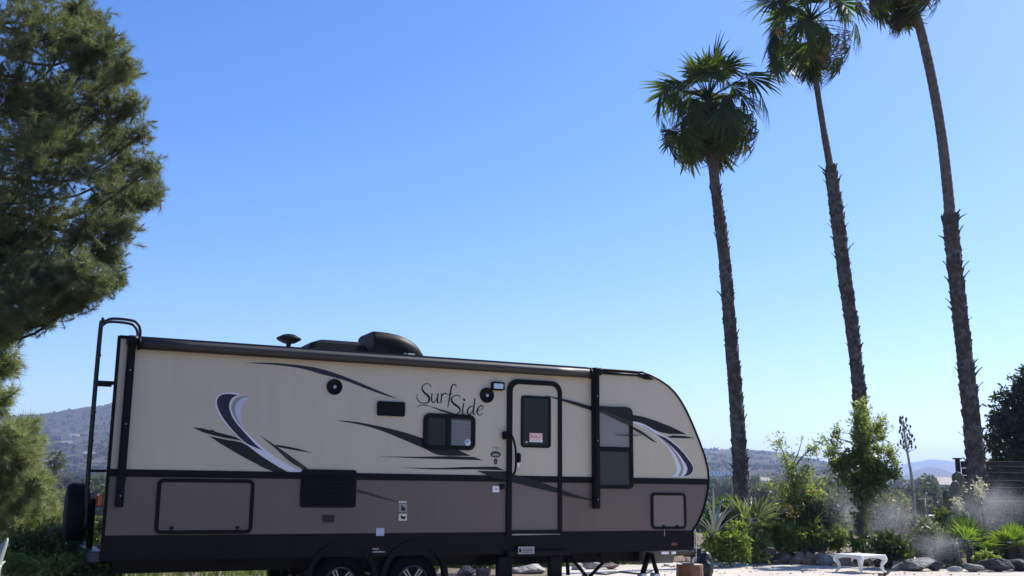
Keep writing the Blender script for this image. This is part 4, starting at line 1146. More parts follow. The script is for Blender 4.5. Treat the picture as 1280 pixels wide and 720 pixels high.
PY = 14.5
pl = []
for (x, y, r) in [(-40, 40, 60), (-50, 160, 60), (-45, 280, 60), (-40, 370, 45), (30, -30, 60), (90, -35, 40), (40, 35, 55), (85, 45, 38), (20, 115, 60), (80, 125, 50), (132, 55, 30), (146, 92, 30), (160, 82, 17), (136, 130, 30), (40, 200, 60), (100, 200, 45), (150, 172, 20), (181, 164, 10), (160, 205, 26), (188, 212, 17), (183, 248, 22), (194, 236, 13), (150, 240, 30), (158, 282, 22), (120, 285, 34), (60, 280, 55), (20, 300, 50), (100, 335, 28), (128, 352, 12), (149, 349, 7), (65, 368, 30), (20, 372, 40), (40, 398, 15), (8, 408, 16), (125, 28, 9), (104, 12, 20), (170, 130, 8), (-10, 330, 50), (-5, 250, 50), (40, 345, 40), (90, 355, 25), (-20, 400, 30), (60, 160, 50), (110, 80, 35), (75, 345, 28), (100, 372, 16), (55, 388, 20), (118, 362, 9), (25, 402, 18), (140, 318, 14), (-10, 415, 18)]:
    pl.append(lobe_px(x, y, r * (1.0 if r < 22 else .97), PY + rnd.uniform(-1.0, 1.2)))
# limbs on the far and outer sides, out of the picture
for (dx, dy, z) in [(-3.0, -0.5, 4.0), (-3.4, 1.0, 6.0), (-2.6, 2.6, 3.2), (-1.6, 3.2, 5.0), (-1.2, 2.4, 7.4), (-2.4, 0.2, 8.2), (-1.2, -0.4, 9.4), (-2.8, -1.6, 2.6)]:
    pl.append((Vector((-8.2 + dx + 1.5, PY + dy, z)), 0.9, 0.9, 0.7))
conifer('pine_tree', 'large dark green pine reaching in from the left edge above the trailer', [(-8.7, PY, 2.5), (-8.6, PY + .1, 5.5), (-8.4, PY + .1, 8.5), (-8.3, PY, 10.5)], (-8.8, PY, 0), pl, 13500, 54, 0.115, 0.0066, LF_PINE, 3)
pl = []
PY2 = 16.5
for (x, y, r) in [(2, 420, 16), (4, 455, 20), (2, 500, 22), (12, 545, 32), (36, 538, 16), (42, 560, 12), (48, 605, 18), (62, 628, 14), (8, 600, 38), (22, 575, 26), (36, 620, 24), (60, 640, 18), (20, 655, 36), (-40, 560, 45), (-45, 640, 45), (74, 654, 12), (-40, 480, 40)]:
    pl.append(lobe_px(x, y, r, PY2 + rnd.uniform(-.8, .8)))
conifer('young_pine', 'soft olive green young pine low at the left edge behind the leafy bushes', [(-8.9, PY2, 1.5), (-8.8, PY2, 3.0), (-8.7, PY2, 4.2)], (-9.0, PY2, 0), pl, 1500, 54, 0.19, 0.008, LF_PINE2, 5)

# ---- fan palms
def frond_mesh(name, lm, seed, petiole=1.0, blade=0.95, spread=118, nseg=26, droop=0.35, ragged=0.25, pw=0.022, fold=0.5, limp=0.0, tilt=0.0, segw=0.78):
    ct, st_ = math.cos(math.radians(tilt)), math.sin(math.radians(tilt))
    r = random.Random(seed); V = []; F = []
    def quad(a, b, c, d):
        n = len(V); V.extend([a, b, c, d]); F.append((n, n + 1, n + 2, n + 3))
    # petiole: flattened channel, arched
    m = 5; pts = []
    for i in range(m + 1):
        t = i / m; pts.append((petiole * t, 0, -0.10 * petiole * t * t * (1 + limp)))
    for i in range(m):
        w0 = pw * (1.4 - i / m * .8); w1 = pw * (1.4 - (i + 1) / m * .8); a, c = pts[i], pts[i + 1]
        n = len(V); V.extend([(a[0], -w0, a[2]), (a[0], w0, a[2]), (c[0], w1, c[2]), (c[0], -w1, c[2]), (a[0], 0, a[2] - w0), (c[0], 0, c[2] - w1)])
        F.append((n, n + 1, n + 2, n + 3)); F.append((n, n + 3, n + 5, n + 4)); F.append((n + 1, n + 4, n + 5, n + 2))
    hub = Vector(pts[-1])
    for k in range(nseg):
        a = math.radians(-spread + 2 * spread * (k + 0.5) / nseg + r.uniform(-2.5, 2.5))
        L = blade * (1 - 0.30 * (abs(a) / math.radians(spread)) ** 2) * r.uniform(1 - ragged, 1.0)
        da = math.radians(2 * spread / nseg) * segw
        dirx, diry = math.cos(a), math.sin(a)
        sag = droop * r.uniform(0.6, 1.5) * (1.2 - 0.5 * abs(dirx)); 
        def P(f, off):
            rr_ = L * f; aa = a + off
            z = -sag * L * f ** 2.4 - fold * 0.25 * abs(math.sin(a)) * rr_
            x, y = math.cos(aa) * rr_, math.sin(aa) * rr_
            if limp: x, z = x * (1 - .35 * f) , z - limp * rr_ * f
            x *= (1 - 0.2 * f * sag); x, z = x * ct + z * st_, -x * st_ + z * ct
            return (hub.x + x, y * (1 - 0.15 * f * sag), hub.z + z)
        c0 = P(0.02, 0); 
        e1, e2 = P(0.5, -da), P(0.5, da); mid = P(0.5, 0); mid = (mid[0], mid[1], mid[2] - 0.015)
        g1, g2 = P(0.8, -da * .32), P(0.8, da * .32); tip = P(1.0, r.uniform(-da, da) * .3)
        n = len(V); V.extend([c0, e1, mid, e2, g1, g2, tip])
        F.append((n, n + 1, n + 2)); F.append((n, n + 2, n + 3)); F.append((n + 1, n + 4, n + 5, n + 2)); F.append((n + 2, n + 5, n + 3)); F.append((n + 4, n + 6, n + 5))
    me = bpy.data.meshes.new(name); me.from_pydata([tuple(v) for v in V], [], F); me.materials.append(lm); me.update()
    return me

GF = [frond_mesh('frond', LF_PALM, 10 + i, pt, bl, spd, nsg, d_, 0.42, tilt=tl, fold=fo) for i, (d_, tl, pt, bl, spd, nsg, fo) in enumerate(((0.15, 5, 0.85, 1.0, 105, 30, .4), (0.35, 28, 0.95, 1.05, 100, 30, .5), (0.35, 56, 1.1, 1.05, 66, 22, .5), (0.3, 78, 1.2, 1.15, 50, 18, .6)))]
DF = [frond_mesh('dead_frond', LF_DEAD, 30 + i, 1.15, 1.1, 60, 20, 0.4, 0.6, 0.016, 0.8, 0.15, tilt=tl, segw=.42) for i, tl in enumerate((40, 62, 82))]
DS = [frond_mesh('dead_frond', (LF_DEAD, LF_PALM, LF_PALM)[i], 40 + i, 0.45, 1.15, 52, 20, 0.1, 0.5, 0.016, 0.8, 0.1, tilt=8, segw=(.42, .6, .6)[i]) for i in range(3)]

def place_frond(me, name, parent, org, az, el, scale, roll):
    d = Vector((math.cos(az) * math.cos(el), math.sin(az) * math.cos(el), math.sin(el)))
    upv = Vector((0, 0, 1)) if abs(d.z) < 0.985 else Vector((math.cos(az + 2), math.sin(az + 2), 0))
    y = upv.cross(d).normalized(); z = d.cross(y)
    M = Matrix((d, y, z)).transposed().to_4x4() @ Matrix.Rotation(roll, 4, 'X') @ Matrix.Diagonal((scale, scale, scale, 1))
    o = bpy.data.objects.new(name, me); o.matrix_basis = Matrix.Translation(org) @ M
    return link(o, parent)

def palm(name, label, line, Y, rads, boot_from, heart, base_z, seed, ngreen, ndead, scale=1.0, lean_back=0.0, skirt=0.0, nskirt=10, nboot=800, nhang=6):
    r = random.Random(seed)
    pts = [at(x, y, Y) for x, y in line]
    pts = [Vector((p.x, Y + lean_back * (p.z / 10), p.z)) for p in pts]
    base = Vector((pts[-1].x, Y, base_z)); pts[-1].z = min(pts[-1].z, base_z + 0.6)
    pts = pts[::-1]
    t = empty(name, base); tag(t, label, 'palm tree', 'fan palms in the garden')
    H = at(heart[0], heart[1], Y)
    path = [Vector((0, 0, -0.2))] + [p - base for p in pts] + [H - base]
    sp = spline(path, 10)
    zs = np.array([p.z for p in sp])
    pxz = [at(line[0][0], y, Y).z - base_z for y, _ in rads]
    def rad(z): return float(np.interp(z, [at(640, y, Y).z - base_z for y, _ in rads][::-1], [w * Y / F_PX / 2 * .84 for _, w in rads][::-1]))
    zboot = at(640, boot_from, Y).z - base_z
    b = MB(); dense = []
    for i in range(len(sp) - 1):
        for k in range(3): dense.append(sp[i].lerp(sp[i + 1], k / 3))
    dense.append(sp[-1])
    b.tube(dense, [rad(p.z) * (0.88 if p.z < zboot else 1) * (1 + 0.09 * mnoise.noise((p.z * 1.6, seed, 0)) + 0.03 * math.sin(p.z * 31)) for p in dense], 14)
    b.build('trunk', BARK, t)
    # old leaf bases wrapped round the lower trunk
    V = []; F = []
    lz = [p.z for p in dense]
    def cpt(z):
        i = int(np.searchsorted(lz, z)); i = min(max(i, 1), len(dense) - 1)
        a, c = dense[i - 1], dense[i]; u = (z - a.z) / max(c.z - a.z, 1e-5); return a.lerp(c, min(max(u, 0), 1))
    for k in range(nboot):
        z = -0.1 + (zboot + 0.1) * (k + r.random()) / nboot; a = k * 2.39996 + r.uniform(-.25, .25)
        c = cpt(z); R = rad(z); o = Vector((math.cos(a), math.sin(a), 0)); s = Vector((-o.y, o.x, 0))
        L = r.uniform(0.12, 0.26); w = R * r.uniform(0.25, 0.45); out = r.uniform(0.015, 0.07) if r.random() > 0.06 + .25 * max(0, mnoise.noise((z * 1.3, seed * 7.1, a))) else r.uniform(0.10, 0.22)
        if mnoise.noise((z * 0.9, a * .7, seed * 3.3)) < -.22: continue
        if abs(z - zboot) < 0.25: out *= 1.5
        p0 = c + o * R * 0.80; p1 = p0 + Vector((0, 0, L * .6)) + o * out * .45; p2 = p0 + Vector((0, 0, L)) + o * out + s * r.uniform(-.04, .04)
        th = o * 0.025
        n = len(V)
        V += [p0 - s * w, p0 + s * w, p1 + s * w * .7, p1 - s * w * .7, p2 + s * w * .3, p2 - s * w * .3, p1 - th * 2 - Vector((0, 0, .03)), p2 - th]
        F += [(n, n + 1, n + 2, n + 3), (n + 3, n + 2, n + 4, n + 5), (n, n + 3, n + 6), (n + 1, n + 6, n + 2), (n + 3, n + 5, n + 7, n + 6), (n + 2, n + 6, n + 7, n + 4), (n + 5, n + 4, n + 7)]
    me = bpy.data.meshes.new('leaf_bases'); me.from_pydata([tuple(v) for v in V], [], F); me.materials.append(BOOT)
    tag(link(bpy.data.objects.new('leaf_bases', me), t), kind='stuff')
    h = H - base
    for k in range(ngreen):
        u = (k + 0.5) / ngreen
        el = math.radians(80 - 50 * u / .35 if u < .35 else 30 - 68 * (u - .35) / .65) + math.radians(r.uniform(-9, 9)); az = k * 2.39996 + r.uniform(-.45, .45)
        v = (0 if u < .22 else 1 if u < .45 else r.choice((1, 2, 2, 3)) if u < .65 else r.choice((2, 3, 3)))
        place_frond(GF[v], 'frond', t, h + Vector((0, 0, 0.12 - 0.25 * u)), az, el, scale * r.uniform(0.70, 1.2), r.uniform(-.95, .95) * (1 if u < .45 else .4))
    for k in range(ndead):
        u = (k + 0.5) / ndead
        el = math.radians(0 - 66 * u + r.uniform(-10, 10)); az = k * 2.39996 + 1 + r.uniform(-.5, .5)
        place_frond(DF[r.choice((1, 2, 2)) if u < .5 else r.choice((0, 1, 1))], 'dead_frond', t, h + Vector((0, 0, -0.15 - .3 * u)), az, el, scale * r.uniform(0.6, 1.2), r.uniform(-.9, .9))
    for k in range(nhang):
        az = k * 6.2832 / nhang + r.uniform(-.25, .25)
        place_frond((GF[3], DF[2], GF[3], GF[2])[k % 4], 'dead_frond' if k % 4 == 1 else 'frond', t, h + Vector((0, 0, -.25)), az, math.radians(r.uniform(-34, -4)), scale * r.uniform(.8, 1.25), r.uniform(-.5, .5))
    for k in range(nskirt):
        az = k * 2.39996 + r.uniform(-.4, .4)
        place_frond(DS[k % 3], 'dead_frond', t, h + Vector((0, 0, -0.2 - skirt * k / nskirt)), az, math.radians(r.uniform(-86, -58)), scale * r.uniform(.5, 1.05), r.uniform(-.8, .8))
    # fruit stalks hanging through the crown
    b = MB()
    for k in range(9):
        a = r.uniform(0, 6.28); R = r.uniform(0.7, 1.5) * scale; o = Vector((math.cos(a), math.sin(a), 0))
        e = h + o * R + Vector((0, 0, r.uniform(-1.5, -.3)))
        path = spline([h, h + o * R * .6 + Vector((0, 0, .25)), e], 5); b.tube(path, list(np.linspace(.012, .004, len(path))), 4)
        for q in range(14):
            p = path[r.randrange(5, len(path))]; b.tube([p, p + Vector((r.uniform(-.12, .12), r.uniform(-.12, .12), r.uniform(-.4, -.1)))], 0.006, 3)
    b.build('fruit_stalks', LF_DEAD, t)
    return t

palm('fan_palm', 'shaggy trunked fan palm with a full round crown, shortest and nearest the trailer', [(893, 222), (900, 280), (906, 330), (915, 440), (920, 500), (925, 580), (928, 640)], 31., [(60, 14), (225, 16), (280, 19), (400, 21), (600, 25), (660, 27)], 235, (886, 124), 0.0, 1, 46, 28, 1.2, skirt=0.8, nskirt=24, nhang=19)
palm('fan_palm', 'tall fan palm with its crown cut by the top of the picture, middle of three', [(1020, 100), (1022, 115), (1030, 165), (1037, 205), (1045, 260), (1055, 340), (1065, 410), (1072, 470), (1076, 520), (1082, 600), (1086, 660)], 31., [(0, 8), (115, 9), (205, 11.5), (212, 20), (260, 23), (480, 21), (660, 25)], 208, (1013, 26), 0.0, 2, 40, 12, 1.14, skirt=1.05, nskirt=36)
palm('fan_palm', 'tallest fan palm, rightmost of three, rising in front of the dark fence', [(1140, 10), (1150, 35), (1165, 100), (1177, 170), (1185, 240), (1188, 275), (1193, 330), (1203, 420), (1213, 510), (1220, 580), (1226, 660)], 26., [(0, 14), (40, 15), (150, 15), (260, 17), (272, 25), (400, 24), (560, 29), (660, 32)], 270, (1122, -48), 0.0, 3, 40, 12, 1.0, skirt=1.15, nskirt=38)

# ---- small fan palms and spiky plants in the bed
def fan_clump(label, px, py, Y, n, scale, lm_meshes, el0=75, el1=20, cat='plant', seed=0, name='young_palm', z0=0.0):
    r = random.Random(seed); p = at(px, py, Y); base = Vector((p.x, p.y, z0)); t = empty(name, base); tag(t, label, cat)
    for k in range(n):
        u = (k + .5) / n; place_frond(lm_meshes[k % len(lm_meshes)], 'frond', t, Vector((r.uniform(-.05, .05), r.uniform(-.05, .05), max(p.z - z0 - .1, 0.05))), k * 2.4 + seed, math.radians(el0 + (el1 - el0) * u + r.uniform(-8, 8)), scale * r.uniform(.8, 1.1), r.uniform(-.5, .5))
    if p.z - z0 > 0.25:
        b = MB(); b.tube([(0, 0, -.1), (0, 0, p.z - z0)], [.09, .07], 8); b.build('stem', BOOT, t)
    return t
LF_PALMB = leafmat('bright palm leaf', [(0.07, 0.11, 0.025), (0.11, 0.16, 0.035), (0.15, 0.2, 0.05)], 0.4, 0.5, (1.4, 1.6, 0.5), 2)
LF_PALMG = leafmat('grey palm leaf', [(0.08, 0.11, 0.06), (0.12, 0.15, 0.09), (0.17, 0.2, 0.13)], 0.4, 0.4, (1.3, 1.4, 0.6), 2)
YF = [frond_mesh('frond', LF_PALMB, 50 + i, 0.45, 0.75, 75, 18, 0.2, 0.15, 0.014, 0.3) for i in range(2)]
YG = [frond_mesh('frond', LF_PALMG, 60 + i, 0.5, 0.75, 80, 18, 0.3, 0.15, 0.014, 0.3) for i in range(2)]
fan_clump('young bright green fan palm before the dark fence, left of its neighbour', 1212, 682, 21.5, 9, 0.78, YF, 80, 5, seed=1)
fan_clump('young bright green fan palm at the right edge above the black rocks', 1264, 684, 21.5, 10, 0.62, YF, 85, 25, seed=2)
fan_clump('grey green young fan palm at the foot of the shaggy palm beside the trailer', 942, 664, 22.5, 11, 0.95, YG, 75, 0, seed=3)
fan_clump('dark young fan palm between the shaggy palm and the orange flowered bush', 985, 676, 23.5, 12, 0.55, [GF[0], GF[1]], 70, 5, seed=4)
fan_clump('grey green fan palm with drooping leaves beneath the cactus', 1192, 680, 22.0, 9, 0.75, YG, 60, -5, seed=6)

def blades(V, F, c, n, L, w, spread, r, lean=None, segs=3, curve=0.5):
    for k in range(n):
        a = r.uniform(0, 6.283); sp_a = r.uniform(0.1, 1.0) * spread
        o = Vector((math.cos(a), math.sin(a), 0)); s = Vector((-o.y, o.x, 0)); l = L * r.uniform(.6, 1.1)
        pts = []
        for i in range(segs + 1):
            f = i / segs; ang = sp_a * (0.6 + curve * f)
            pts.append(c + o * math.sin(ang) * l * f + Vector((0, 0, math.cos(ang) * l * f)))
        n0 = len(V)
        for i, p in enumerate(pts):
            ww = w * (1 - (i / segs) ** 1.5) + 0.0008; V.append(tuple(p - s * ww)); V.append(tuple(p + s * ww))
        for i in range(segs): F.append((n0 + 2 * i, n0 + 2 * i + 1, n0 + 2 * i + 3, n0 + 2 * i + 2))
def spiky(name, label, px, py, Y, n, L, w, spread, lm, seed, cat='plant'):
    p = ground(px, py) if Y is None else at(px, py, Y); r = random.Random(seed)
    if Y is not None: p.z = max(p.z, 0)
    t = empty(name, p); tag(t, label, cat); V = []; F = []
    blades(V, F, Vector((0, 0, 0)), n, L, w, spread, r, segs=4)
    me = bpy.data.meshes.new('leaves'); me.from_pydata(V, [], F); me.materials.append(lm)
    link(bpy.data.objects.new('leaves', me), t); return t
spiky('agave', 'spiky pale green agave just right of the trailer nose', 893, 672, 20.5, 22, 1.0, 0.035, 1.0, LF_AGAVE, 1)
spiky('flax_plant', 'dark strappy plant under the orange flowered bush', 1012, 675, 22.5, 60, 0.95, 0.022, 1.1, LF_MID, 2)
# the agave blades entering at the lower left corner
p = at(-6, 722, 9.5); t = empty('agave', (p.x, p.y, 0)); tag(t, 'pale grey green agave blade at the lower left corner of the picture', 'plant')
for (ax, ay, bx, by, w) in ((-8, 722, 10, 672, 0.045), (-16, 722, -6, 700, 0.05), (-4, 712, 6, 701, 0.04), (-20, 720, -25, 670, .05)):
    a = at(ax, ay, 9.5) - Vector((p.x, p.y, 0)); c = at(bx, by, 9.6) - Vector((p.x, p.y, 0)); m = a.lerp(c, .5) + Vector((-.02, 0, .01))
    a0 = Vector((a.x * .5, 0, max(0, a.z - .25)))
    b = MB(); path = spline([a0, a, m, c], 5); N = len(path)
    rings = []
    for i, q in enumerate(path):
        f = i / (N - 1); ww = w * (0.75 + .5 * f if f < .6 else 1.05 * (1 - ((f - .6) / .4) ** 2.2)) + .002
        rings.append([q + Vector((-ww, 0, 0)), q + Vector((0, -ww * .25, 0)), q + Vector((ww, 0, 0)), q + Vector((0, ww * .3, 0))])
    b.loft(rings, True, True); b.build('leaf', LF_AGAVE, t)

# ---- shrubs of the right-hand bed (left to right)
def LP(lst, Y, **k): return [lobe_px(x, y, r, Y + rnd.uniform(-.3, .3), **k) for x, y, r in lst]
shrub('shrub', 'rounded olive green shrub between the trailer nose and the shaggy palm', 'shrub', LP([(898, 645, 16), (912, 640, 14), (905, 655, 18), (888, 655, 12)], 23), 3600, 0.10, LF_MID, up=.6)
shrub('ground_cover_bush', 'low bright green bush spilling onto the patio beside the trailer tongue', 'bush', LP([(905, 687, 17), (925, 685, 13), (893, 680, 14), (915, 676, 16)], 20.8), 3200, 0.10, LF_BRIGHT, stem=False)
shrub('ground_cover_bush', 'yellow green leafy bush under the grey green fan palm', 'bush', LP([(938, 678, 16), (925, 668, 12), (952, 686, 12)], 21.7), 2400, 0.10, LF_LIGHT, stem=False)
shrub('ground_cover_bush', 'bright leafy bush just behind the first grey rock', 'bush', LP([(968, 672, 13), (985, 672, 15), (1000, 674, 12)], 22.3), 2800, 0.11, LF_BRIGHT, stem=False)
shrub('shrub', 'dark shaded shrub behind the ochre leaved plant', 'shrub', LP([(972, 658, 22), (985, 645, 18), (998, 662, 20)], 24.5), 4200, 0.12, LF_DARK)
shrub('ochre_plant', 'tall plant with ochre yellow leaves in front of the slender tree', 'plant', LP([(990, 650, 10), (994, 662, 12), (986, 640, 8), (997, 675, 9)], 22.8), 1300, 0.09, LF_OCHRE)
shrub('slender_tree', 'slender light green tree with loose upright shoots left of the dense young tree', 'tree', LP([(975, 552, 10), (980, 570, 9), (986, 585, 13), (992, 605, 15), (985, 620, 14), (1003, 548, 7), (1015, 562, 9), (1030, 552, 6), (1000, 630, 16), (970, 600, 6), (1010, 590, 9), (1012, 610, 14), (966, 606, 6)], 23.5), 2500, 0.095, LF_PALEG, aspect=.3, up=.9, stem_r=.04, spread=.2, shell=.6, trunk=[at(988, 660, 23.5), at(994, 625, 23.5), at(988, 590, 23.5)])
shrub('flowering_bush', 'loose bush with pale orange blooms under the slender tree', 'bush', LP([(1012, 625, 13), (1025, 630, 10), (1000, 634, 10), (1018, 645, 14)], 23.2), 1700, 0.10, LF_LIGHT, extra=[('blooms', LF_ORANGE, 90, 0.06)])
shrub('shrub', 'dark green strappy shrub below the orange blooms', 'shrub', LP([(1012, 655, 18), (1026, 655, 14), (1000, 662, 14)], 22.8), 3200, 0.16, LF_DARK, aspect=.2, up=.8)
shrub('ground_cover_bush', 'pale green bush behind the white table\'s left side', 'bush', LP([(1022, 670, 16), (1038, 670, 15), (1048, 674, 13), (1010, 676, 11)], 22.5), 3600, 0.085, LF_LIGHT, stem=False)
shrub('ground_cover_bush', 'grey green bush beside the grey rock behind the table', 'bush', LP([(1010, 683, 9), (1022, 682, 10)], 21.9), 1300, 0.07, LF_GREY, stem=False)
shrub('misty_bush', 'airy grey green bush in the sprinkler mist left of the dense young tree', 'bush', LP([(1045, 645, 14), (1052, 660, 14), (1040, 630, 12), (1056, 640, 9)], 24.5), 2200, 0.08, LF_GREY, up=.8)
shrub('dense_tree', 'dense green young tree with a pale leafy top in front of the middle palm', 'tree', LP([(1078, 575, 13.4), (1064, 572, 11.8), (1052, 580, 10.1), (1092, 580, 11.8), (1104, 588, 11.8), (1115, 596, 8.4), (1070, 600, 15.1), (1088, 605, 15.1), (1100, 606, 10.1), (1077, 622, 11.8), (1083, 640, 8.4), (1076, 652, 7.6), (1080, 667, 8.4), (1073, 680, 10.1), (1044, 576, 5.9), (1056, 598, 7.6), (1078, 550, 10.9), (1092, 560, 7.6), (1045, 548, 4.2)], 22.0), 5200, 0.10, LF_MID, up=.5, stem_r=.06, shell=.65, stem_mat=BOOT, trunk=[at(1076, 675, 22.0), at(1079, 645, 22.0), at(1078, 610, 22.1), at(1078, 570, 22.1)])
shrub('leafy_shoots', 'light green upright leafy shoots rising above the dense young tree', 'shrub', LP([(1078, 505, 4), (1077, 515, 6), (1076, 527, 8), (1078, 540, 9), (1082, 552, 8), (1080, 535, 7), (1098, 535, 6), (1100, 545, 5), (1044, 556, 5), (1046, 540, 4), (1103, 525, 3.5), (1040, 565, 6), (1112, 565, 6), (1118, 578, 5)], 21.7), 4800, 0.08, LF_PALEG, up=1.0, aspect=.32, spread=.16, stem_r=.03, base=(at(1080, 690, 22.3).x, 22.3, 0), trunk=[at(1081, 640, 22.3), at(1078, 590, 22.1), at(1078, 555, 21.8)])
shrub('flowering_bush', 'broad grey green bush with pink blooms right of the dense young tree', 'bush', LP([(1110, 640, 18), (1125, 645, 18), (1100, 655, 16), (1118, 665, 20), (1138, 665, 14), (1128, 628, 10), (1105, 625, 9)], 23.0), 3800, 0.09, LF_GREY, extra=[('blooms', LF_PINK, 70, 0.05)])
shrub('dark_bush', 'dark leafy bush right behind the white table with a few yellow leaves', 'bush', LP([(1112, 688, 15), (1124, 690, 12), (1104, 682, 10), (1132, 698, 9)], 20.6), 2600, 0.11, LF_DARK, extra=[('yellow_leaves', LF_OCHRE, 5, 0.07)])
shrub('ground_cover_bush', 'pale misty ground cover along the stones left of the fan palms', 'bush', LP([(1150, 685, 16), (1168, 680, 18), (1180, 690, 14), (1160, 668, 16), (1190, 700, 9)], 21.5), 3600, 0.085, LF_GREY, stem=False)
shrub('ground_cover_bush', 'low light green tuft at the foot of the dark rocks', 'bush', LP([(1232, 698, 7), (1240, 700, 6), (1222, 700, 5)], 20.6), 700, 0.08, LF_LIGHT, stem=False)
shrub('shrub', 'dull green shrub beside the cactus pads', 'shrub', LP([(1178, 650, 12), (1190, 655, 14), (1182, 668, 12)], 24.0), 2000, 0.09, LF_MID)
shrub('bloom_spike', 'cream coloured bloom spike in front of the right hand palm', 'flower', LP([(1225, 606, 4), (1222, 613, 4.5), (1227, 619, 4), (1224, 626, 2)], 22.5), 420, 0.055, LF_CREAM, stem_r=.015)
shrub('white_flowers', 'cluster of white flowers beside the cactus', 'flower', LP([(1196, 626, 4), (1199, 632, 4), (1193, 634, 3)], 22.8), 260, 0.05, LF_CREAM, stem_r=.015)
shrub('shrub', 'sprawling dusty green shrub in the gap left of the agave stalk', 'shrub', LP([(1140, 635, 10), (1150, 645, 10), (1085, 690, 10)], 25.0), 1300, 0.09, LF_GREY)
# bushes seen beneath and behind the trailer
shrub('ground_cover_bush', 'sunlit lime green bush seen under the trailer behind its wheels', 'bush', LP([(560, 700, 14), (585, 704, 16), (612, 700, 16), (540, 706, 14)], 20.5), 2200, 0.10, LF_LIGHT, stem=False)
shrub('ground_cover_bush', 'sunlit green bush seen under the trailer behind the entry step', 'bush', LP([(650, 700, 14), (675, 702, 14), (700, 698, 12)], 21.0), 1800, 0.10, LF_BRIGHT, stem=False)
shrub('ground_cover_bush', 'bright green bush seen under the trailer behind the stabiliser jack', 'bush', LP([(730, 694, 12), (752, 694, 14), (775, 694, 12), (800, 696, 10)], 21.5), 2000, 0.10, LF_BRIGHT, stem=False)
shrub('ground_cover_bush', 'leafy bush seen under the rear of the trailer', 'bush', LP([(150, 706, 10), (180, 706, 12), (215, 708, 10), (260, 706, 12), (310, 706, 12), (340, 708, 10)], 20.5), 1900, 0.09, LF_BRIGHT, stem=False)
# lower left
shrub('leafy_bush', 'glossy leafed green bush left of the spare wheel', 'bush', LP([(28, 690, 24), (55, 684, 22), (80, 685, 22), (100, 690, 18), (10, 705, 18), (45, 706, 22), (75, 708, 22)], 13.0), 6500, 0.062, LF_MID, stem=True)
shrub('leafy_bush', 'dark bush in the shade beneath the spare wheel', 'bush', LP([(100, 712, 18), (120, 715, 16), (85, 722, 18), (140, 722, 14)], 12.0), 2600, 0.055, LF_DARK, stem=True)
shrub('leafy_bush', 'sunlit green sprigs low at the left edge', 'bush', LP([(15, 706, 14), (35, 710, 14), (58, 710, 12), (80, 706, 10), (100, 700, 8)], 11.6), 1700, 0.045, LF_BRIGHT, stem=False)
shrub('leafy_bush', 'pale green shrub behind the glossy leafed bush at left', 'bush', LP([(70, 668, 12), (95, 668, 12), (45, 668, 12), (20, 672, 12), (115, 668, 14), (128, 655, 12), (130, 680, 12)], 16.5), 2600, 0.07, LF_MID)

# ---- tall agave flower stalk with seed pods
p = at(1140, 690, 22.5); base = Vector((p.x, p.y, 0)); t = empty('agave_stalk', base); tag(t, 'tall thin dry flower stalk with seed pods right of the dense young tree', 'plant')
path = spline([Vector((0, 0, -.05))] + [at(x, y, 22.5) - base for x, y in ((1143, 640), (1140, 600), (1135, 570), (1131, 545), (1129, 525))], 6)
b = MB(); b.tube(path, list(np.linspace(.045, .012, len(path))), 8); b.build('stalk', PALE_STALK, t)
b = MB(); pods = MB(); r = random.Random(4)
for k in range(46):
    f = r.uniform(0.0, 1.0); c = at(1134 - 5 * f, 568 - 40 * f, 22.5) - base; a = r.uniform(0, 6.28); L = (0.24 - .15 * f) * r.uniform(.5, 1)
    e = c + Vector((math.cos(a) * L, math.sin(a) * L, .08)); b.tube([c, e], .006, 4)
    pods.lathe(e, [(.004, 0), (.022, .025), (.02, .05), (.003, .08)], 6)
b.build('branchlets', PALE_STALK, t); tag(pods.build('seed_pods', mat('dry pod', (0.07, 0.06, 0.05), .8), t), kind='stuff')
p = at(1142, 690, 22.3); base = Vector((p.x, p.y, 0)); t = empty('bare_shrub', base); tag(t, 'bare forked dark stems at the foot of the tall flower stalk', 'shrub')
b = MB()
for pts in ([(1140, 692), (1138, 670), (1141, 660), (1137, 648)], [(1138, 668), (1144, 656), (1143, 645)], [(1141, 662), (1135, 655)]):
    path = spline([at(x, y, 22.3) - base for x, y in pts], 4); b.tube(path, list(np.linspace(.05, .02, len(path))), 6)
b.build('stem', BOOT, t)
# ---- prickly pear
p = at(1196, 668, 23.5); base = Vector((p.x, p.y, 0)); t = empty('prickly_pear', base); tag(t, 'prickly pear cactus with big flat pads left of the dark fence', 'cactus')
for (x, y, r, tw) in ((1190, 655, 9, .2), (1196, 640, 9, .6), (1188, 628, 9, -.4), (1193, 612, 10, .3), (1198, 600, 9, -.2), (1186, 642, 8, .9), (1202, 615, 8, .5), (1199, 650, 9, -.6), (1183, 620, 7, .2)):
    c = at(x, y, 23.5 + rnd.uniform(-.2, .2)) - base; R = r * 23.5 / F_PX; b = MB()
    Mx = Matrix.Rotation(tw, 3, 'Y') @ Matrix.Rotation(tw * 1.5, 3, 'Z')
    rings = []
    for k in range(9):
        f = -1 + 2 * k / 8; w = math.sqrt(max(0, 1 - f * f)) * (0.78 + .12 * f) + .02
        rings.append([c + Mx @ Vector((math.cos(q) * w * R, math.sin(q) * .16 * R * (w + .2), f * R * 1.15)) for q in np.linspace(0, 2 * math.pi, 13)[:-1]])
    b.loft(rings, True, True); b.build('pad', LF_CACTUS, t)

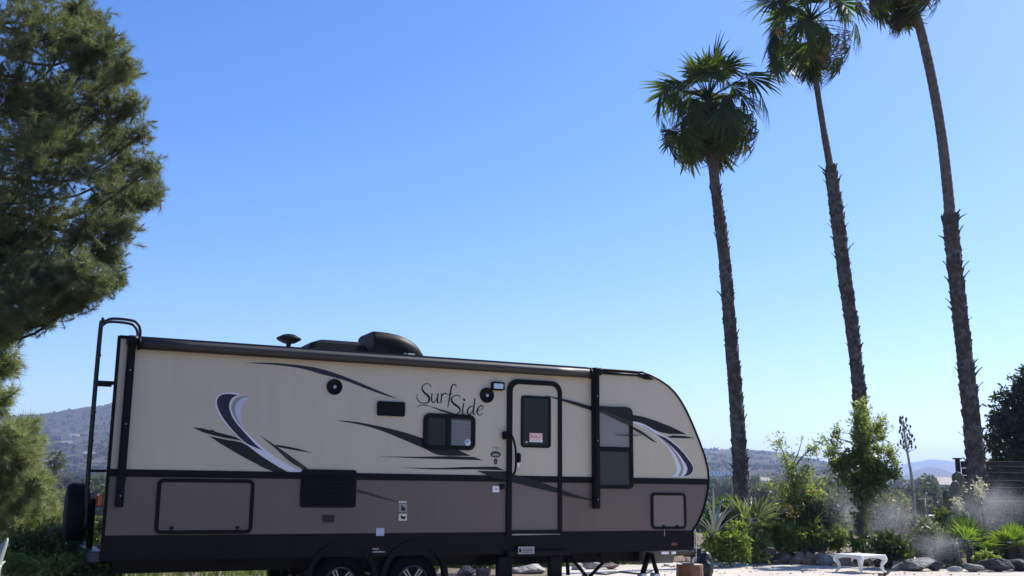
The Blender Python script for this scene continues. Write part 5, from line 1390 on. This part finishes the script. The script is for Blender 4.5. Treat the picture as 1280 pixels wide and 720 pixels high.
# ---- dark evergreen tree at the right edge
lob = LP([(1262, 490, 14), (1275, 478, 14), (1255, 505, 16), (1245, 520, 13), (1290, 500, 30), (1262, 530, 26), (1245, 545, 14), (1300, 470, 20), (1295, 545, 40), (1258, 562, 22), (1310, 520, 40), (1240, 565, 9), (1278, 464, 6), (1330, 560, 45), (1250, 590, 20), (1290, 600, 40)], 33)
shrub('evergreen_tree', 'dense dark evergreen tree behind the fence at the right edge', 'tree', lob, 17000, 0.16, LF_DARK, base=(at(1300, 600, 33).x, 33, 0), stem_r=.14, up=.3, shell=.45)

# ---- dark fence with horizontal boards
f0 = at(1200, 600, 27.5); f1 = at(1420, 600, 27.5); t = empty('board_fence', (f0.x, f0.y, 0)); tag(t, 'dark stained horizontal board fence below the evergreen tree at right', 'fence')
zt = at(1240, 576, 27.5).z; nb = 12; bh = (zt - 0.1) / nb
brd = None
for k in range(nb):
    if brd is None:
        b = MB(); b.bbox(0.05, f1.x - f0.x, -0.02, 0.015, 0, bh * 0.93, 0.006); brd = b.build('board', FENCEW, t); brd.location.z = 0.1
    else:
        o = brd.copy(); link(o, t); o.location = (rnd.uniform(-.015, .015), rnd.uniform(-.006, .006), 0.1 + k * bh)
for x in (0.0, 1.9, 3.8):
    b = MB(); b.bbox(x - 0.05, x + 0.05, 0.016, 0.12, -.1, zt + .03, .01); b.build('post', FENCEW, t)
b = MB(); b.bbox(-0.11, 0.09, -0.03, 0.13, zt + .031, zt + .07, .01); b.build('post_cap', FENCEW, t)
for k, y in enumerate((583, 590.5, 600, 608.5, 626)):
    z = at(1240, y, 27.3).z; b = MB(); pts = [(x, -0.06, z + 0.012 * math.sin(x * 1.3 + k)) for x in np.linspace(0.1, f1.x - f0.x, 12)]; b.tube(pts, 0.005, 5); b.build('wire', PALE_STALK, t)

# ---- stones along the bed
def rock(label, px, py0, py1, w, Y=None, m=STONE, seed=0, flat=1.0, depth=None, cat='rock', rot=None):
    """px centre, py0 top, py1 bottom, w width in photo pixels"""
    g = ground(px, py1, 0.012) if Y is None else at(px, py1, Y)
    k = g.y / F_PX; hw = w * k / 2; hh = max((py1 - py0) * k, .05); dp = depth or hw * 0.8
    import bmesh
    bm = bmesh.new(); bmesh.ops.create_icosphere(bm, subdivisions=4, radius=1)
    r = random.Random(seed); so = r.uniform(0, 50)
    cuts = [(Vector(rand_dirs(1)[0]), r.uniform(.42, .8)) for _ in range(17)]
    for v in bm.verts:
        c = v.co.copy()
        for nrm, d in cuts:
            e = c.dot(nrm) - d
            if e > 0: c -= nrm * e
        c *= 1 + 0.09 * mnoise.noise(c * 1.8 + Vector((so, 0, 0))) + 0.06 * mnoise.noise(c * 5 + Vector((so, 0, 0))) + 0.03 * mnoise.noise(c * 13)
        v.co = Vector((c.x * hw * 1.3, c.y * dp * 1.15, c.z * hh * 0.75))
    me = bpy.data.meshes.new('rock'); bm.to_mesh(me); bm.free(); me.materials.append(m)
    o = link(bpy.data.objects.new('rock', me)); zb = min(v.co.z for v in me.vertices)
    o.location = (g.x, g.y + dp * .6, g.z + hh * 0.42); o.rotation_euler = (0, 0, 0)
    tag(o, label, cat); return o
rock('grey rock at the left end of the border row beside the leafy bushes', 958, 690, 703, 27, m=STONE, seed=1)
rock('reddish rock second from the left in the border row', 982, 690, 704.5, 22, m=STONER, seed=2)
rock('dark reddish rock third from the left in the border row', 999, 692, 705.5, 18, m=STONER, seed=3)
rock('small brown rock beside the large grey rock behind the table', 1014, 693, 706, 16, m=STONER, seed=4)
rock('large grey rock behind the left leg of the white table', 1031, 689, 707, 26, m=STONE, seed=5)
rock('brown rock half hidden behind the white table', 1056, 692, 707, 24, m=STONER, seed=6)
rock('dark rock seen between the legs of the white table', 1080, 695, 708.5, 22, m=STONED, seed=7)
rock('dark rock behind the right leg of the white table', 1102, 696, 709, 20, m=STONED, seed=8)
rock('round pale boulder right of the white table', 1125, 700, 713, 17, m=STONEP, seed=9)
rock('long flat sunlit slab of stone right of the round boulder', 1152, 698, 714, 40, m=STONE, seed=10)
rock('dark faced stone at the end of the flat slab', 1172, 701, 714, 22, m=STONED, seed=11)
rock('small pale flat stone between the slab and the dark stones', 1196, 707, 715, 16, m=STONEP, seed=12)
rock('flat grey stone under the low light green tuft', 1217, 704, 715, 24, m=STONE, seed=13)
rock('dark block of stone below the right fan palm', 1248, 700, 715, 34, m=STONED, seed=14)
rock('dark stone at the lower right corner of the picture', 1278, 697, 714, 36, m=STONED, seed=15)
rock('big black boulder mound behind the two bright fan palms', 1240, 668, 703, 46, 21.8, m=STONED, seed=16, depth=.5)
rock('black boulder rising at the right edge behind the stones', 1282, 672, 705, 54, 21.4, m=STONED, seed=17, depth=.5)
rock('tiny dark rock at the foot of the leafy bush beside the first grey rock', 962, 684, 692, 16, 20.9, m=STONED, seed=18)
rock('brown rock under the trailer right of the wheels', 582, 706, 722, 26, 18.5, m=STONER, seed=19)
rock('reddish rock under the trailer left of the entry step', 604, 709, 722, 18, 18.5, m=STONER, seed=20)
rock('long pale topped rock under the entry step', 662, 704, 719, 40, 19.0, m=STONEP, seed=21)
rock('pale grey rock behind the stabiliser jack legs', 722, 701, 714, 18, 19.6, m=STONEP, seed=22)
rock('grey rock right of the stabiliser jack legs', 736, 700, 713, 18, 19.8, m=STONE, seed=23)
rock('low reddish stone under the trailer front', 762, 704, 711, 22, 19.8, m=STONER, seed=24)
rock('pinkish ledge stone under the trailer behind the jack', 748, 703, 709, 16, 20.3, m=STONEP, seed=25)

# ---- white cast table on the patio
tz = ground(1083.5, 717, 0.012); tb = empty('garden_table', (tz.x, tz.y + .33, 0.012), math.radians(29)); tag(tb, 'low white metal garden table with curved legs on the patio', 'table')
hgt = at(1082, 694, tz.y).z - 0.012; a = 0.325
b = MB(); rings = []
for f, z in ((0.965, hgt - .03), (1.0, hgt - .022), (1.0, hgt - .006), (.985, hgt)):
    rings.append([(x * f, y * f, z) for x, y in rrect(-a, a, -a, a, .07)])
b.loft(rings, True, False); b.build('tabletop', WTAB, tb)
b = MB()
for sx, sy in ((0, -1), (1, 0), (0, 1), (-1, 0)):
    n = 9; vs = []
    for i in range(n + 1):
        u = -1 + 2 * i / n; d = 0.022 + 0.055 * abs(u) ** 2.2; x, y = (u * (a - .03), sy * (a - .035)) if sx == 0 else (sx * (a - .035), u * (a - .03))
        vs += [(x, y, hgt - .028), (x, y, hgt - .03 - d)]
    b.add(vs, [(2 * i, 2 * i + 1, 2 * i + 3, 2 * i + 2) for i in range(n)])
b.build('apron', WTAB, tb)
for sx in (-1, 1):
    for sy in (-1, 1):
        b = MB(); c = a - .045
        path = spline([(sx * c, sy * c, hgt - .02), (sx * (c + .025), sy * (c + .025), hgt - .09), (sx * (c - .01), sy * (c - .01), hgt * .5), (sx * (c - .02), sy * (c - .02), hgt * .25), (sx * (c + .01), sy * (c + .01), .03), (sx * (c + .03), sy * (c + .03), .006)], 5)
        b.tube(path, list(np.interp(np.linspace(0, 1, len(path)), [0, .2, .6, .9, 1], [.05, .045, .022, .016, .02])), 8); b.build('leg', WTAB, tb)

# ---- stump under the tongue jack, black cover, hose, stick
p = ground(864, 721, 0.012); p = at(864.5, 722, 16.2); b = MB(); r = random.Random(2); rings = []
zt_ = at(864, 706, 16.2).z
for z, k in ((0.012, 1.05), (0.06, 1.0), (zt_ - .05, .97), (zt_ - .012, .98), (zt_, .95)):
    rings.append([(math.cos(q) * .205 * k * (1 + .035 * math.sin(q * 5 + z * 4) + .02 * math.sin(q * 11)), math.sin(q) * .205 * k * (1 + .03 * math.sin(q * 7)), z) for q in np.linspace(0, 2 * math.pi, 33)[:-1]])
st = empty('wood_stump', (p.x, 16.35, 0)); tag(st, 'round red brown wood stump holding up the trailer tongue jack', 'stump')
b.loft(rings, False, True); b.build('bark', RUST, st)
b = MB(); n = len(rings[-1]); b.add(rings[-1] + [(0, 0, zt_ - .004)], [(i, (i + 1) % n, n) for i in range(n)]); b.build('cut_top', CUTW, st)
b = MB(); b.box(-.10, .06, -.08, .08, zt_, zt_ + .025); b.build('jack_pad', CUTW, st)
lob = [lobe_px(880, 690, 12, 18.0), lobe_px(874, 697, 8, 18.0)]
import bmesh
bm = bmesh.new(); bmesh.ops.create_icosphere(bm, subdivisions=4, radius=1)
for v in bm.verts:
    c = v.co.copy(); k = 1 + .22 * mnoise.noise(c * 1.7 + Vector((3, 1, 0))) + .16 * abs(mnoise.noise(c * 3.5)) - .12 * abs(mnoise.noise(c * 7.0))
    v.co = Vector((c.x * .16 * k, c.y * .2 * k, max(c.z * .22 * k, -.19) * (1 + .25 * c.x)))
me = bpy.data.meshes.new('plastic_cover'); bm.to_mesh(me); bm.free(); me.materials.append(BAG)
for q in me.polygons: q.use_smooth = True
o = link(bpy.data.objects.new('plastic_cover', me)); c = at(881, 691, 18.0); o.location = (c.x - .03, c.y, .2); tag(o, 'crumpled black plastic cover beside the trailer tongue', 'cover')
b = MB(); pts = [ground(x, y, .03) for x, y in ((728, 719), (742, 716.5), (756, 717.5), (775, 715), (800, 717), (815, 714))]
b.tube(spline(pts, 6), 0.016, 6); tag(b.build('hose', BAG), 'thin black hose lying on the patio under the trailer front', 'hose')
b = MB(); pts = [ground(1099, 718.5, .03), ground(1108, 717, .05), at(1113, 713, 17.9), at(1120, 707, 18.0), at(1128, 703, 18.1)]
b.tube(spline(pts, 4), [.03, .03, .03, .028, .026, .024, .022, .02, .02, .018, .016, .014, .014, .012, .012, .01, .01], 6); tag(b.build('branch', TWIG), 'brown fallen branch leaning by the right leg of the white table', 'branch')
b = MB()
for k in range(7):
    g = ground(828 + k * 3.6, 709.5 + rnd.uniform(-1, 1)); R = rnd.uniform(.02, .04)
    b.lathe((g.x, g.y, .012), [(R * .7, 0), (R, R * .5), (R * .6, R), (.002, R * 1.15)], 8)
tag(b.build('pebbles', STONEP), 'row of small white pebbles on the patio beneath the trailer front', 'pebbles', kind='stuff')

# ---- grass and low weeds by the left side and under the trailer
V = []; F = []; r = random.Random(9)
for k in range(2600):
    x = r.uniform(-10, -1.2); y = r.uniform(10.5, 22.5)
    if vnoise(np.array(x * .9), np.array(y * .9)) < .38: continue
    rel = Vector((x, y, 0)) - ORG; s = rel.dot(AX); d = rel.dot(BY)
    tall = .12 if -1 < d < 4.5 and s > -.5 else .34
    if -1 < d < 4.5 and s > -.5 and r.random() < .6: continue
    blades(V, F, Vector((x, y, float(terrain_h(x, y)))), 5, tall, .008, .8, r, segs=2)
me = bpy.data.meshes.new('grass'); me.from_pydata(V, [], F); me.materials.append(LF_GRASS)
tag(link(bpy.data.objects.new('grass', me)), 'short green grass and weeds under and left of the trailer', 'grass', kind='stuff')
V = []; F = []
for k in range(900):
    q = ground(r.uniform(915, 950), r.uniform(697, 703.5)) if k < 260 else Vector((r.uniform(-3, 14), r.uniform(21.5, 34), 0))
    blades(V, F, Vector((q.x, q.y, 0)), 4, .22, .007, .9, r, segs=2)
me = bpy.data.meshes.new('dry_grass'); me.from_pydata(V, [], F); me.materials.append(LF_DRYG)
tag(link(bpy.data.objects.new('dry_grass', me)), 'straw coloured dry grass in the planting bed', 'grass', kind='stuff')

Pn = np.array([list(ground(rng.uniform(760, 1270), rng.uniform(705.5, 719.5), 0.016)) for _ in range(240)])
V, F = leaves(Pn, .05, np.array([[math.cos(a), math.sin(a), .15] for a in rng.uniform(0, 6.28, 240)]), .5)
tag(npobj('leaf_litter', V, F, LF_DRYG), 'dry leaves scattered over the pale patio', 'leaf litter', kind='stuff')
# ---- sprinkler mist: drifting water drops
def mist(label, lobes, n, size):
    n = n * 6; size = size * 0.25
    P, d, _ = in_lobes(lobes, n, 0.9); P = P + rng.normal(size=P.shape) * np.array([.24, .24, .20])
    s = size * rng.uniform(.5, 1.4, n)[:, None]
    base = np.array([[1, 1, 1], [-1, -1, 1], [-1, 1, -1], [1, -1, -1]], float)
    V = (P[:, None, :] + base[None] * s[:, None, :] * .6).reshape(-1, 3)
    F = np.array([[0, 1, 2], [0, 3, 1], [0, 2, 3], [1, 3, 2]]); F = (F[None] + (np.arange(n) * 4)[:, None, None]).reshape(-1, 3)
    o = npobj('water_spray', V, F, DROP); tag(o, label, 'water spray', kind='stuff'); return o
mist('fine water spray drifting left of the dense young tree', LP([(1050, 645, 22), (1058, 625, 16), (1045, 665, 14)], 22.5), 3000, .010)
mist('fine water spray drifting over the pink flowered bush', LP([(1110, 640, 22), (1100, 660, 20), (1125, 660, 16)], 21.8), 2600, .010)
mist('fine water spray drifting before the dark fence', LP([(1230, 655, 22), (1215, 640, 16), (1262, 640, 18), (1256, 612, 12), (1225, 660, 10), (1238, 648, 12)], 22.3), 2300, .009)
mist('fine water spray low over the pale ground cover', LP([(1165, 690, 20), (1180, 680, 18), (1150, 695, 12)], 20.8), 2200, .009)

def puff(label, px, py, Y, rx, rz, dens):
    import bmesh
    bm = bmesh.new(); bmesh.ops.create_icosphere(bm, subdivisions=3, radius=1)
    me = bpy.data.meshes.new('water_mist'); bm.to_mesh(me); bm.free()
    m = bpy.data.materials.new('mist'); m.use_nodes = True; nt = m.node_tree; nt.nodes.clear()
    out = nt.nodes.new('ShaderNodeOutputMaterial'); v = nt.nodes.new('ShaderNodeVolumePrincipled'); v.inputs['Color'].default_value = (.95, .96, 1, 1); v.inputs['Anisotropy'].default_value = .3
    tc = nt.nodes.new('ShaderNodeTexCoord'); ln = nt.nodes.new('ShaderNodeVectorMath'); ln.operation = 'LENGTH'; nt.links.new(tc.outputs['Object'], ln.inputs[0])
    mr = nt.nodes.new('ShaderNodeMapRange'); mr.inputs['From Min'].default_value = .98; mr.inputs['From Max'].default_value = .1; mr.interpolation_type = 'SMOOTHSTEP'; nt.links.new(ln.outputs['Value'], mr.inputs['Value'])
    nz = nt.nodes.new('ShaderNodeTexNoise'); nz.inputs['Scale'].default_value = 2.2; nz.inputs['Detail'].default_value = 4; nt.links.new(tc.outputs['Object'], nz.inputs['Vector'])
    n2 = nt.nodes.new('ShaderNodeMapRange'); n2.inputs['From Min'].default_value = .35; n2.inputs['From Max'].default_value = .7; nt.links.new(nz.outputs['Fac'], n2.inputs['Value'])
    m1 = nt.nodes.new('ShaderNodeMath'); m1.operation = 'MULTIPLY'; nt.links.new(mr.outputs['Result'], m1.inputs[0]); nt.links.new(n2.outputs['Result'], m1.inputs[1])
    m2 = nt.nodes.new('ShaderNodeMath'); m2.operation = 'MULTIPLY'; m2.inputs[1].default_value = dens; nt.links.new(m1.outputs[0], m2.inputs[0]); nt.links.new(m2.outputs[0], v.inputs['Density'])
    nt.links.new(v.outputs[0], out.inputs['Volume']); me.materials.append(m)
    o = link(bpy.data.objects.new('water_mist', me)); o.location = at(px, py, Y); o.scale = (rx, .45, rz); tag(o, label, 'water mist', kind='stuff')
puff('soft white veil of sprinkler mist left of the dense young tree', 1052, 642, 22.7, .85, .7, .75)
puff('soft white veil of sprinkler mist right of the dense young tree', 1112, 648, 21.7, 1.0, .65, .7)
puff('soft white veil of sprinkler mist before the dark fence', 1236, 632, 22.4, 1.1, .7, 1.0)
puff('soft low veil of sprinkler mist over the pale ground cover', 1168, 682, 20.8, .75, .36, .9)

# ------------------------------------------------------------------ valley and hills
def far_tree_mesh(name, seed, h, w, conif=False):
    rs_ = np.random.default_rng(seed); lob = []
    if conif: lob = [(Vector((0, 0, h * f)), w * (1.02 - f) * .9, w * (1.02 - f) * .9, h * .14) for f in (.2, .35, .5, .65, .8, .93)]
    else:
        for k in range(6):
            lob.append((Vector((rs_.uniform(-.45, .45) * w, rs_.uniform(-.45, .45) * w, h * rs_.uniform(.45, .78))), w * rs_.uniform(.4, .6), w * .5, h * rs_.uniform(.2, .3)))
    P, d, _ = in_lobes(lob, 420, .35); D = d + rand_dirs(420) * .8; D /= np.linalg.norm(D, axis=1, keepdims=True)
    V, F = leaves(P, w * .30, D, .7)
    # short trunk
    n0 = len(V); q = np.array([[math.cos(a) * .04 * h, math.sin(a) * .04 * h, z] for z in (-.5, h * .6) for a in (0, 2.1, 4.2)])
    V = np.vstack([V, q]); F = np.vstack([F, [[n0, n0 + 1, n0 + 4, n0 + 3], [n0 + 1, n0 + 2, n0 + 5, n0 + 4], [n0 + 2, n0, n0 + 3, n0 + 5]]])
    return npmesh(name, V, F, LF_FAR)
FT = [far_tree_mesh('valley_tree', 100 + i, 7 + i * .6, 3.2 + .4 * i) for i in range(4)] + [far_tree_mesh('valley_tree', 120, 10, 2.4, True)]
r = random.Random(21)
def far_tree(px, r_m, sc, k, label, group):
    az = az_of(px); x, y = r_m * math.sin(az), r_m * math.cos(az); o = bpy.data.objects.new('valley_tree', FT[k]); o.location = (x, y, float(terrain_h(x, y)) - .2)
    o.scale = (sc * r.uniform(.85, 1.2), sc * r.uniform(.85, 1.2), sc); o.rotation_euler = (0, 0, r.uniform(0, 6)); link(o); tag(o, label, 'tree', group); return o
for k in range(90):
    px = r.uniform(888, 1215); far_tree(px, r.uniform(170, 850), r.uniform(.4, 1.0), r.choice((0, 1, 2, 3, 3, 4)), 'hazy dark green tree in the valley beyond the garden at right', 'valley trees beyond the garden')
for k in range(45):
    px = r.uniform(25, 150); far_tree(px, r.uniform(120, 620) if not 40 < px < 100 else r.uniform(600, 900), r.uniform(.4, .9), r.choice((0, 1, 2, 3)), 'hazy green tree on the slope beyond the spare wheel at left', 'valley trees beyond the spare wheel')
far_tree(1036, 190, 1.0, 4, 'dark pointed conifer in the valley left of the dense young tree', None)
# chaparral scrub over the slopes: one mass
sv = []; sfc = []
n = 14000
px = np.where(rng.uniform(0, 1, n) < .4, rng.uniform(-60, 200, n), rng.uniform(860, 1330, n)); az = np.arctan((px - 640) / 1320.); rr2 = 130 * (2300 / 130.) ** rng.uniform(0, 1, n)
xs = rr2 * np.sin(az); ys = rr2 * np.cos(az); keep = fbm(xs / 90., ys / 90.) > .38
xs, ys, rr2 = xs[keep], ys[keep], rr2[keep]; zs_ = terrain_h(xs, ys); n = len(xs)
cl = 7; C = np.repeat(np.stack([xs, ys, zs_], 1), cl, 0); sz = np.repeat(rng.uniform(.8, 2.2, n) * (1 + rr2 / 1500), cl)[:, None]
C = C + rng.normal(size=C.shape) * sz * np.array([.55, .55, .25]) + np.array([0, 0, .35]) * sz
D = rand_dirs(len(C), .5); R_ = rand_dirs(len(C)); Sd = np.cross(D, R_); Sd /= np.linalg.norm(Sd, axis=1, keepdims=True)
V = np.stack([C - D * sz * .5, C + Sd * sz * .5, C + D * sz * .5, C - Sd * sz * .5], 1).reshape(-1, 3)
LF_CHAP = leafmat('chaparral leaf', [(0.022, 0.027, 0.018), (0.04, 0.045, 0.028), (0.065, 0.066, 0.042)], 0.7, 0.15, (1, 1, .8), 0.1, 0.1)
tag(npobj('chaparral', V, np.arange(len(V)).reshape(-1, 4), LF_CHAP), 'scattered chaparral scrub over the distant slopes', 'scrub', kind='stuff')
# the small distant palm at left
p = at(66, 612, 95); gz = float(terrain_h(p.x, p.y)); t = empty('distant_palm', (p.x, p.y, gz)); tag(t, 'small distant palm between the young pine and the trailer ladder', 'palm tree')
h = at(70, 577, 95).z - gz
b = MB(); b.tube(spline([(0, 0, -.2), (.05, 0, h * .5), (at(70, 577, 95).x - p.x, 0, h)], 5), list(np.linspace(.3, .2, 11)), 8); b.build('trunk', BARK, t)
for k in range(26):
    u = k / 26; place_frond(GF[k % 4], 'frond', t, Vector((at(70, 577, 95).x - p.x, 0, h)), k * 2.4, math.radians(80 - 115 * u), .75, 0)
for k in range(12): place_frond(DF[k % 3], 'dead_frond', t, Vector((at(70, 577, 95).x - p.x, 0, h - .3 - .12 * k)), k * 2.4, math.radians(-68), 1.0, 0)
# houses
def house(label, px, r_m, w, d, h, rz, flat=False):
    az = az_of(px); x, y = r_m * math.sin(az), r_m * math.cos(az); t = empty('house', (x, y, float(terrain_h(x, y))), rz); tag(t, label, 'house')
    b = MB(); b.box(-w / 2, w / 2, -d / 2, d / 2, -3, h); b.build('wall', HOUSEW, t)
    b = MB()
    if flat: b.box(-w / 2 - .4, w / 2 + .4, -d / 2 - .4, d / 2 + .4, h + .003, h + .4)
    else:
        e = .5; v = [(-w / 2 - e, -d / 2 - e, h + .003), (w / 2 + e, -d / 2 - e, h + .003), (w / 2 + e, d / 2 + e, h + .003), (-w / 2 - e, d / 2 + e, h + .003), (-w / 2 - e, 0, h + d * .28), (w / 2 + e, 0, h + d * .28)]
        b.add(v, [(0, 1, 5, 4), (2, 3, 4, 5), (0, 4, 3), (1, 2, 5), (3, 2, 1, 0)])
    b.build('roof', ROOFM if not flat else HOUSEW, t)
    for k in range(max(2, int(w / 4))):
        xx = -w / 2 + (k + .5) * w / max(2, int(w / 4)); b = MB(); b.box(xx - .6, xx + .6, -d / 2 - .03, -d / 2 + .02, h * .35, h * .75); b.build('window', DARKP, t)
house('long low white building on the far slope right of the trailer nose', 902, 1150, 44, 12, 4.2, .1, True)
house('pale house on the left hillside above the distant palm', 80, 1500, 13.2, 7.2, 3.0, -.4)
house('pale house on the left hillside nearest the trailer ladder', 108, 1280, 12.0, 6.6, 3.0, -.2)
house('white house high on the left hillside', 88, 1720, 14.4, 7.2, 3.3, -.3)
house('small pale house low on the left slope beside the ladder', 92, 820, 7.2, 4.8, 2.0, -.5)
house('pale flat roofed shed in the valley by the tall flower stalk', 1168, 150, 11, 6, 2.6, .15, True)
house('pale house in the hazy valley right of the flower stalk', 1176, 420, 18, 10, 3.6, .3)
house('pale house far across the valley left of the slender tree', 946, 900, 20, 10, 4, .2)
# utility pole
p = at(1157, 640, 140); gz = float(terrain_h(p.x, p.y)); b = MB(); b.tube([(0, 0, -.5), (0, 0, at(1157, 622, 140).z - gz)], [.16, .12], 8)
up_t = empty('utility_pole', (p.x, p.y, gz)); tag(up_t, 'thin pale pole in the valley right of the flower stalk', 'pole'); b.build('pole', PALE_STALK, up_t)
b = MB(); zz = at(1157, 623.5, 140).z - gz; b.box(-.9, .9, -.06, .06, zz - .06, zz + .06); b.build('crossarm', PALE_STALK, up_t)

# ------------------------------------------------------------------ haze
def haze(density):
    b = MB(); b.box(-9300, 9300, -9300, 9300, -25, 335)
    m = bpy.data.materials.new('haze'); m.use_nodes = True; nt = m.node_tree; nt.nodes.clear()
    out = nt.nodes.new('ShaderNodeOutputMaterial'); v = nt.nodes.new('ShaderNodeVolumePrincipled')
    v.inputs['Color'].default_value = (0.55, 0.68, 1.0, 1); v.inputs['Density'].default_value = density; v.inputs['Anisotropy'].default_value = 0.2
    nt.links.new(v.outputs[0], out.inputs['Volume'])
    o = b.build('haze', m); tag(o, kind='stuff'); o.display_type = 'WIRE'
haze(0.00018)
